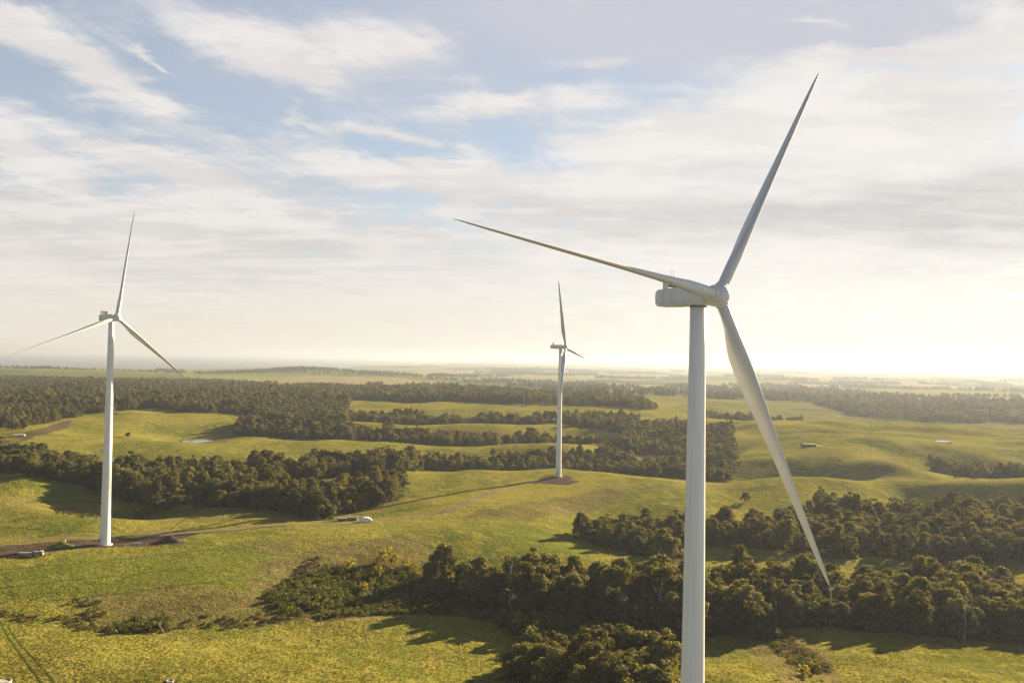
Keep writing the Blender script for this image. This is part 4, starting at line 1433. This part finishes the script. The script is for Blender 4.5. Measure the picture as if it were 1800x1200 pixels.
for x_ in (-6.0, -4.8, .6, 4.5):
    for s_ in (-1, 1):
        MB().tube([(x_, s_ * .85, .5), (x_, s_ * 1.2, .5)], .5, 18).build('wheel', M['tyre'], truck)

# weather mast with guy wires on the right hill
p = gp(1530, 818)
mast = empty('weather_mast', p)
tag(mast, 'very thin tall guyed weather mast on the right hill', 'mast')
MB().tube([(0, 0, -.5), (0, 0, 88)], .10, 6).build('pole', M['grey'], mast)
for z_ in (60, 84):
    MB().tube([(-1.6, 0, z_), (1.6, 0, z_)], .06, 5).build('boom', M['grey'], mast)
MB().box((0, 0, 62), (.7, .5, 1.1)).build('instrument_box', M['roofwhite'], mast)
for a in (20, 140, 260):
    mbw = MB()
    ex_, ey_ = 42 * math.cos(R(a)), 42 * math.sin(R(a))
    gz = float(H(p.x + ex_, p.y + ey_)) - p.z
    for z_ in (30, 58, 84):
        mbw.tube([(ex_, ey_, gz), (0, 0, z_)], .018, 4)
    mbw.build('guy_wire', M['steel'], mast)
MB().box((0, 0, .7), (.8, .8, 1.6)).build('base_box', M['roofwhite'], mast)

# marker posts
for px, py, h_, lab in ((925, 848, 1.6, 'white marker post left of the track end below the knoll turbine'), (936, 849, 1.6, 'white marker post right of the track end below the knoll turbine'), (1500, 811, 2.4, 'white post on the right hill below the fence corner'), (1458, 776, 2.6, 'tall white trough post on the right hill above the hay shed'), (115, 952, 1.6, 'white marker post on the track behind the green mound'), (783, 904, 1.2, 'white marker post beside the curving track')):
    p = gp(px, py)
    o = empty('marker_post', p)
    tag(o, lab, 'post', 'white marker posts')
    MB().box((0, 0, h_ / 2 - .2), (.28, .28, h_ + .4), 0, .8).build('shaft', M['roofwhite'], o)
    MB().box((0, 0, h_ + .04), (.34, .34, .12)).build('cap', M['concrete'], o)


# fences
def fence(pts, label, gap=8.0, ph=1.25):
    P = [gp(*q) for q in pts]
    root = empty('wire_fence', P[0])
    tag(root, label, 'fence')
    tops = []
    for i in range(len(P) - 1):
        n = max(1, round((P[i + 1] - P[i]).length / gap))
        for k in range(n + (i == len(P) - 2)):
            q = P[i].lerp(P[i + 1], k / n)
            z_ = float(H(q.x, q.y))
            tops.append(Vector((q.x, q.y, z_)) - P[0])
    for q in tops:
        MB().box((q.x, q.y, q.z + ph / 2 - .2), (.17, .17, ph + .4), rnd.uniform(0, 1)).build('post', M['post'], root)
    wv = MB()
    for hh in (.5, .85, 1.15):
        for a, b in zip(tops, tops[1:]):
            wv.tube([a + Vector((0, 0, hh)), b + Vector((0, 0, hh))], .012, 3)
    wv.build('wire', M['post'], root)


fence([(-20, 1003), (120, 990), (280, 974), (430, 962)], 'post and wire fence below the left turbine pad')
fence([(90, 1054), (250, 1037), (460, 1016)], 'post and wire fence across the slope above the creek')
fence([(0, 943), (90, 943), (200, 940)], 'short post and wire fence behind the left pad')
fence([(690, 942), (600, 962), (560, 966)], 'post and wire fence along the top of the gully bank', 7)
fence([(1400, 746), (1470, 754), (1535, 760)], 'post and wire fence along the top of the right hill', 12)
fence([(1538, 762), (1516, 778), (1505, 792), (1480, 809), (1445, 825)], 'post and wire fence running down the right hill', 9)


# dead trees and branches
def dead(name, p, h, seed, label, lean=(0, 0), nb=7, r0=.3, cat='dead tree'):
    r2 = random.Random(seed)
    root = empty(name, p)
    tag(root, label, cat)
    top = Vector((lean[0], lean[1], h))
    pts = [Vector((0, 0, -.6))] + [top * q + Vector((r2.uniform(-.2, .2), r2.uniform(-.2, .2), 0)) for q in (.25, .5, .75, 1)]
    MB().tube(pts, [r0, r0 * .8, r0 * .62, r0 * .4, r0 * .15], 7).build('trunk', M['deadwood'], root)
    for k in range(nb):
        q = r2.uniform(.4, .95)
        b0 = top * q
        a = r2.uniform(0, 6.28)
        ln = h * r2.uniform(.14, .3) * (1.2 - q * .5)
        e = b0 + Vector((math.cos(a) * ln * .7, math.sin(a) * ln * .7, ln))
        m_ = b0.lerp(e, .5) + Vector((math.cos(a) * ln * .2, math.sin(a) * ln * .2, 0))
        br = MB().tube([b0, m_, e], [r0 * .34, r0 * .24, r0 * .08], 5)
        br.tube([m_, m_ + Vector((r2.uniform(-1, 1), r2.uniform(-1, 1), 1.2)) * ln * .35], [r0 * .2, r0 * .06], 4)
        br.build('branch', M['deadwood'], root)


dead('dead_tree', gp(1459, 1096), 18, 4, 'bare grey dead tree standing below the lowest blade tip', (.6, 0), 9, .34)
dead('dead_tree', gp(1117, 1104), 12, 6, 'thin pale dead trunk in front of the tall belt left of the near tower', (-1.2, 0), 3, .24)
dead('fallen_branch', gp(289, 1112), 4.6, 9, 'bleached fallen branch lying at the creek edge', (-3.2, .6), 7, .2, 'branch')
dead('dead_tree', gp(703, 866), 11, 12, 'spindly bare tree at the right end of the tree clump by the track', (.5, 0), 8, .22)
dead('dead_tree', gp(1292, 794), 11, 13, 'spindly bare tree at the edge of the wood right of the near tower', (.5, 0), 8, .22)


for px, D, h, sd, lab in ((905, 395, 23, 31, 'grey dead stag rising out of the left part of the tall belt'), (1165, 368, 20, 32, 'grey dead stag at the front of the belt just left of the near tower'), (1330, 372, 19, 33, 'grey dead stag at the belt front right of the near tower'),
                          (1560, 380, 24, 34, 'grey dead stag in the belt well right of the lowest blade tip'), (1700, 362, 18, 35, 'grey dead stag at the belt front near the right edge'), (1655, 545, 19, 36, 'bare tree at the front of the second belt near the right edge')):
    X = (px - 900) / 1400 * D
    dead('dead_tree', Vector((X, D, float(H(X, D)))), h, sd, lab, (.5, .2), 10, .3)


# cattle on the right hill
def cow_mesh():
    mb = MB()
    sec = [(-1.05, .18, .95, 1.15), (-.95, .34, .72, 1.38), (-.5, .42, .60, 1.42), (.2, .40, .58, 1.40), (.7, .36, .66, 1.45), (.95, .24, .85, 1.42), (1.15, .17, 1.0, 1.45), (1.4, .15, 1.05, 1.5), (1.55, .16, 1.0, 1.45), (1.85, .08, .95, 1.15)]
    mb.loft([[(x_, w_ * math.cos(2 * math.pi * k / 10), (a + b) / 2 + (b - a) / 2 * math.sin(2 * math.pi * k / 10)) for k in range(10)] for x_, w_, a, b in sec])
    for x_ in (-.8, .7):
        for s_ in (-1, 1):
            mb.tube([(x_, s_ * .24, .85), (x_ + .04, s_ * .23, .42), (x_, s_ * .23, -.05)], [.15, .08, .06], 6)
    mb.tube([(-1.05, 0, 1.3), (-1.2, 0, .9), (-1.18, 0, .6)], [.05, .03, .05], 5)
    for s_ in (-1, 1):
        mb.tube([(1.42, s_ * .12, 1.45), (1.38, s_ * .32, 1.43)], [.05, .02], 4)
    return mb


c0 = cow_mesh().build('cow', M['hide'])
for i, (px, py) in enumerate(((1457, 810), (1460, 809), (1463, 808.5), (1466, 809.5), (1471, 810), (1474, 809.5), (1477, 810), (1404, 812), (1402, 812.5))):
    o = c0 if i == 0 else c0.copy()
    if i: COL.objects.link(o)
    p = gp(px, py)
    o.location = p
    o.rotation_euler = (0, 0, rnd.uniform(0, 6.28))
    if px > 1450:
        tag(o, 'dark cow in the small herd standing by the fence on the right hill', 'cow', 'cattle by the fence')
    else:
        tag(o, 'dark cow apart from the herd, right of the near turbine lowest blade', 'cow', 'cattle by the blade')

# ---------------------------------------------------------------- haze
hm = bpy.data.materials.new('haze_air')
hm.use_nodes = True
hm.node_tree.nodes.clear()
t = NT(hm.node_tree)
pv = t.add('ShaderNodeVolumePrincipled')
pv.inputs['Color'].default_value = (.40, .465, .58, 1)
pv.inputs['Density'].default_value = 6.6e-5
pv.inputs['Anisotropy'].default_value = .30
out = t.add('ShaderNodeOutputMaterial')
t.l.new(pv.outputs[0], out.inputs['Volume'])
hz_ = MB().box((0, 22000, 25), (204000, 52000, 0))
hb = MB()
hb.box((0, 21500, (215 - 151) / 2), (212000, 52000, 215 + 151))
haze = hb.build('haze', hm)
tag(haze, 'thin golden haze over the whole country', 'haze', kind='stuff')
print('done', round(time.time() - T0, 1))
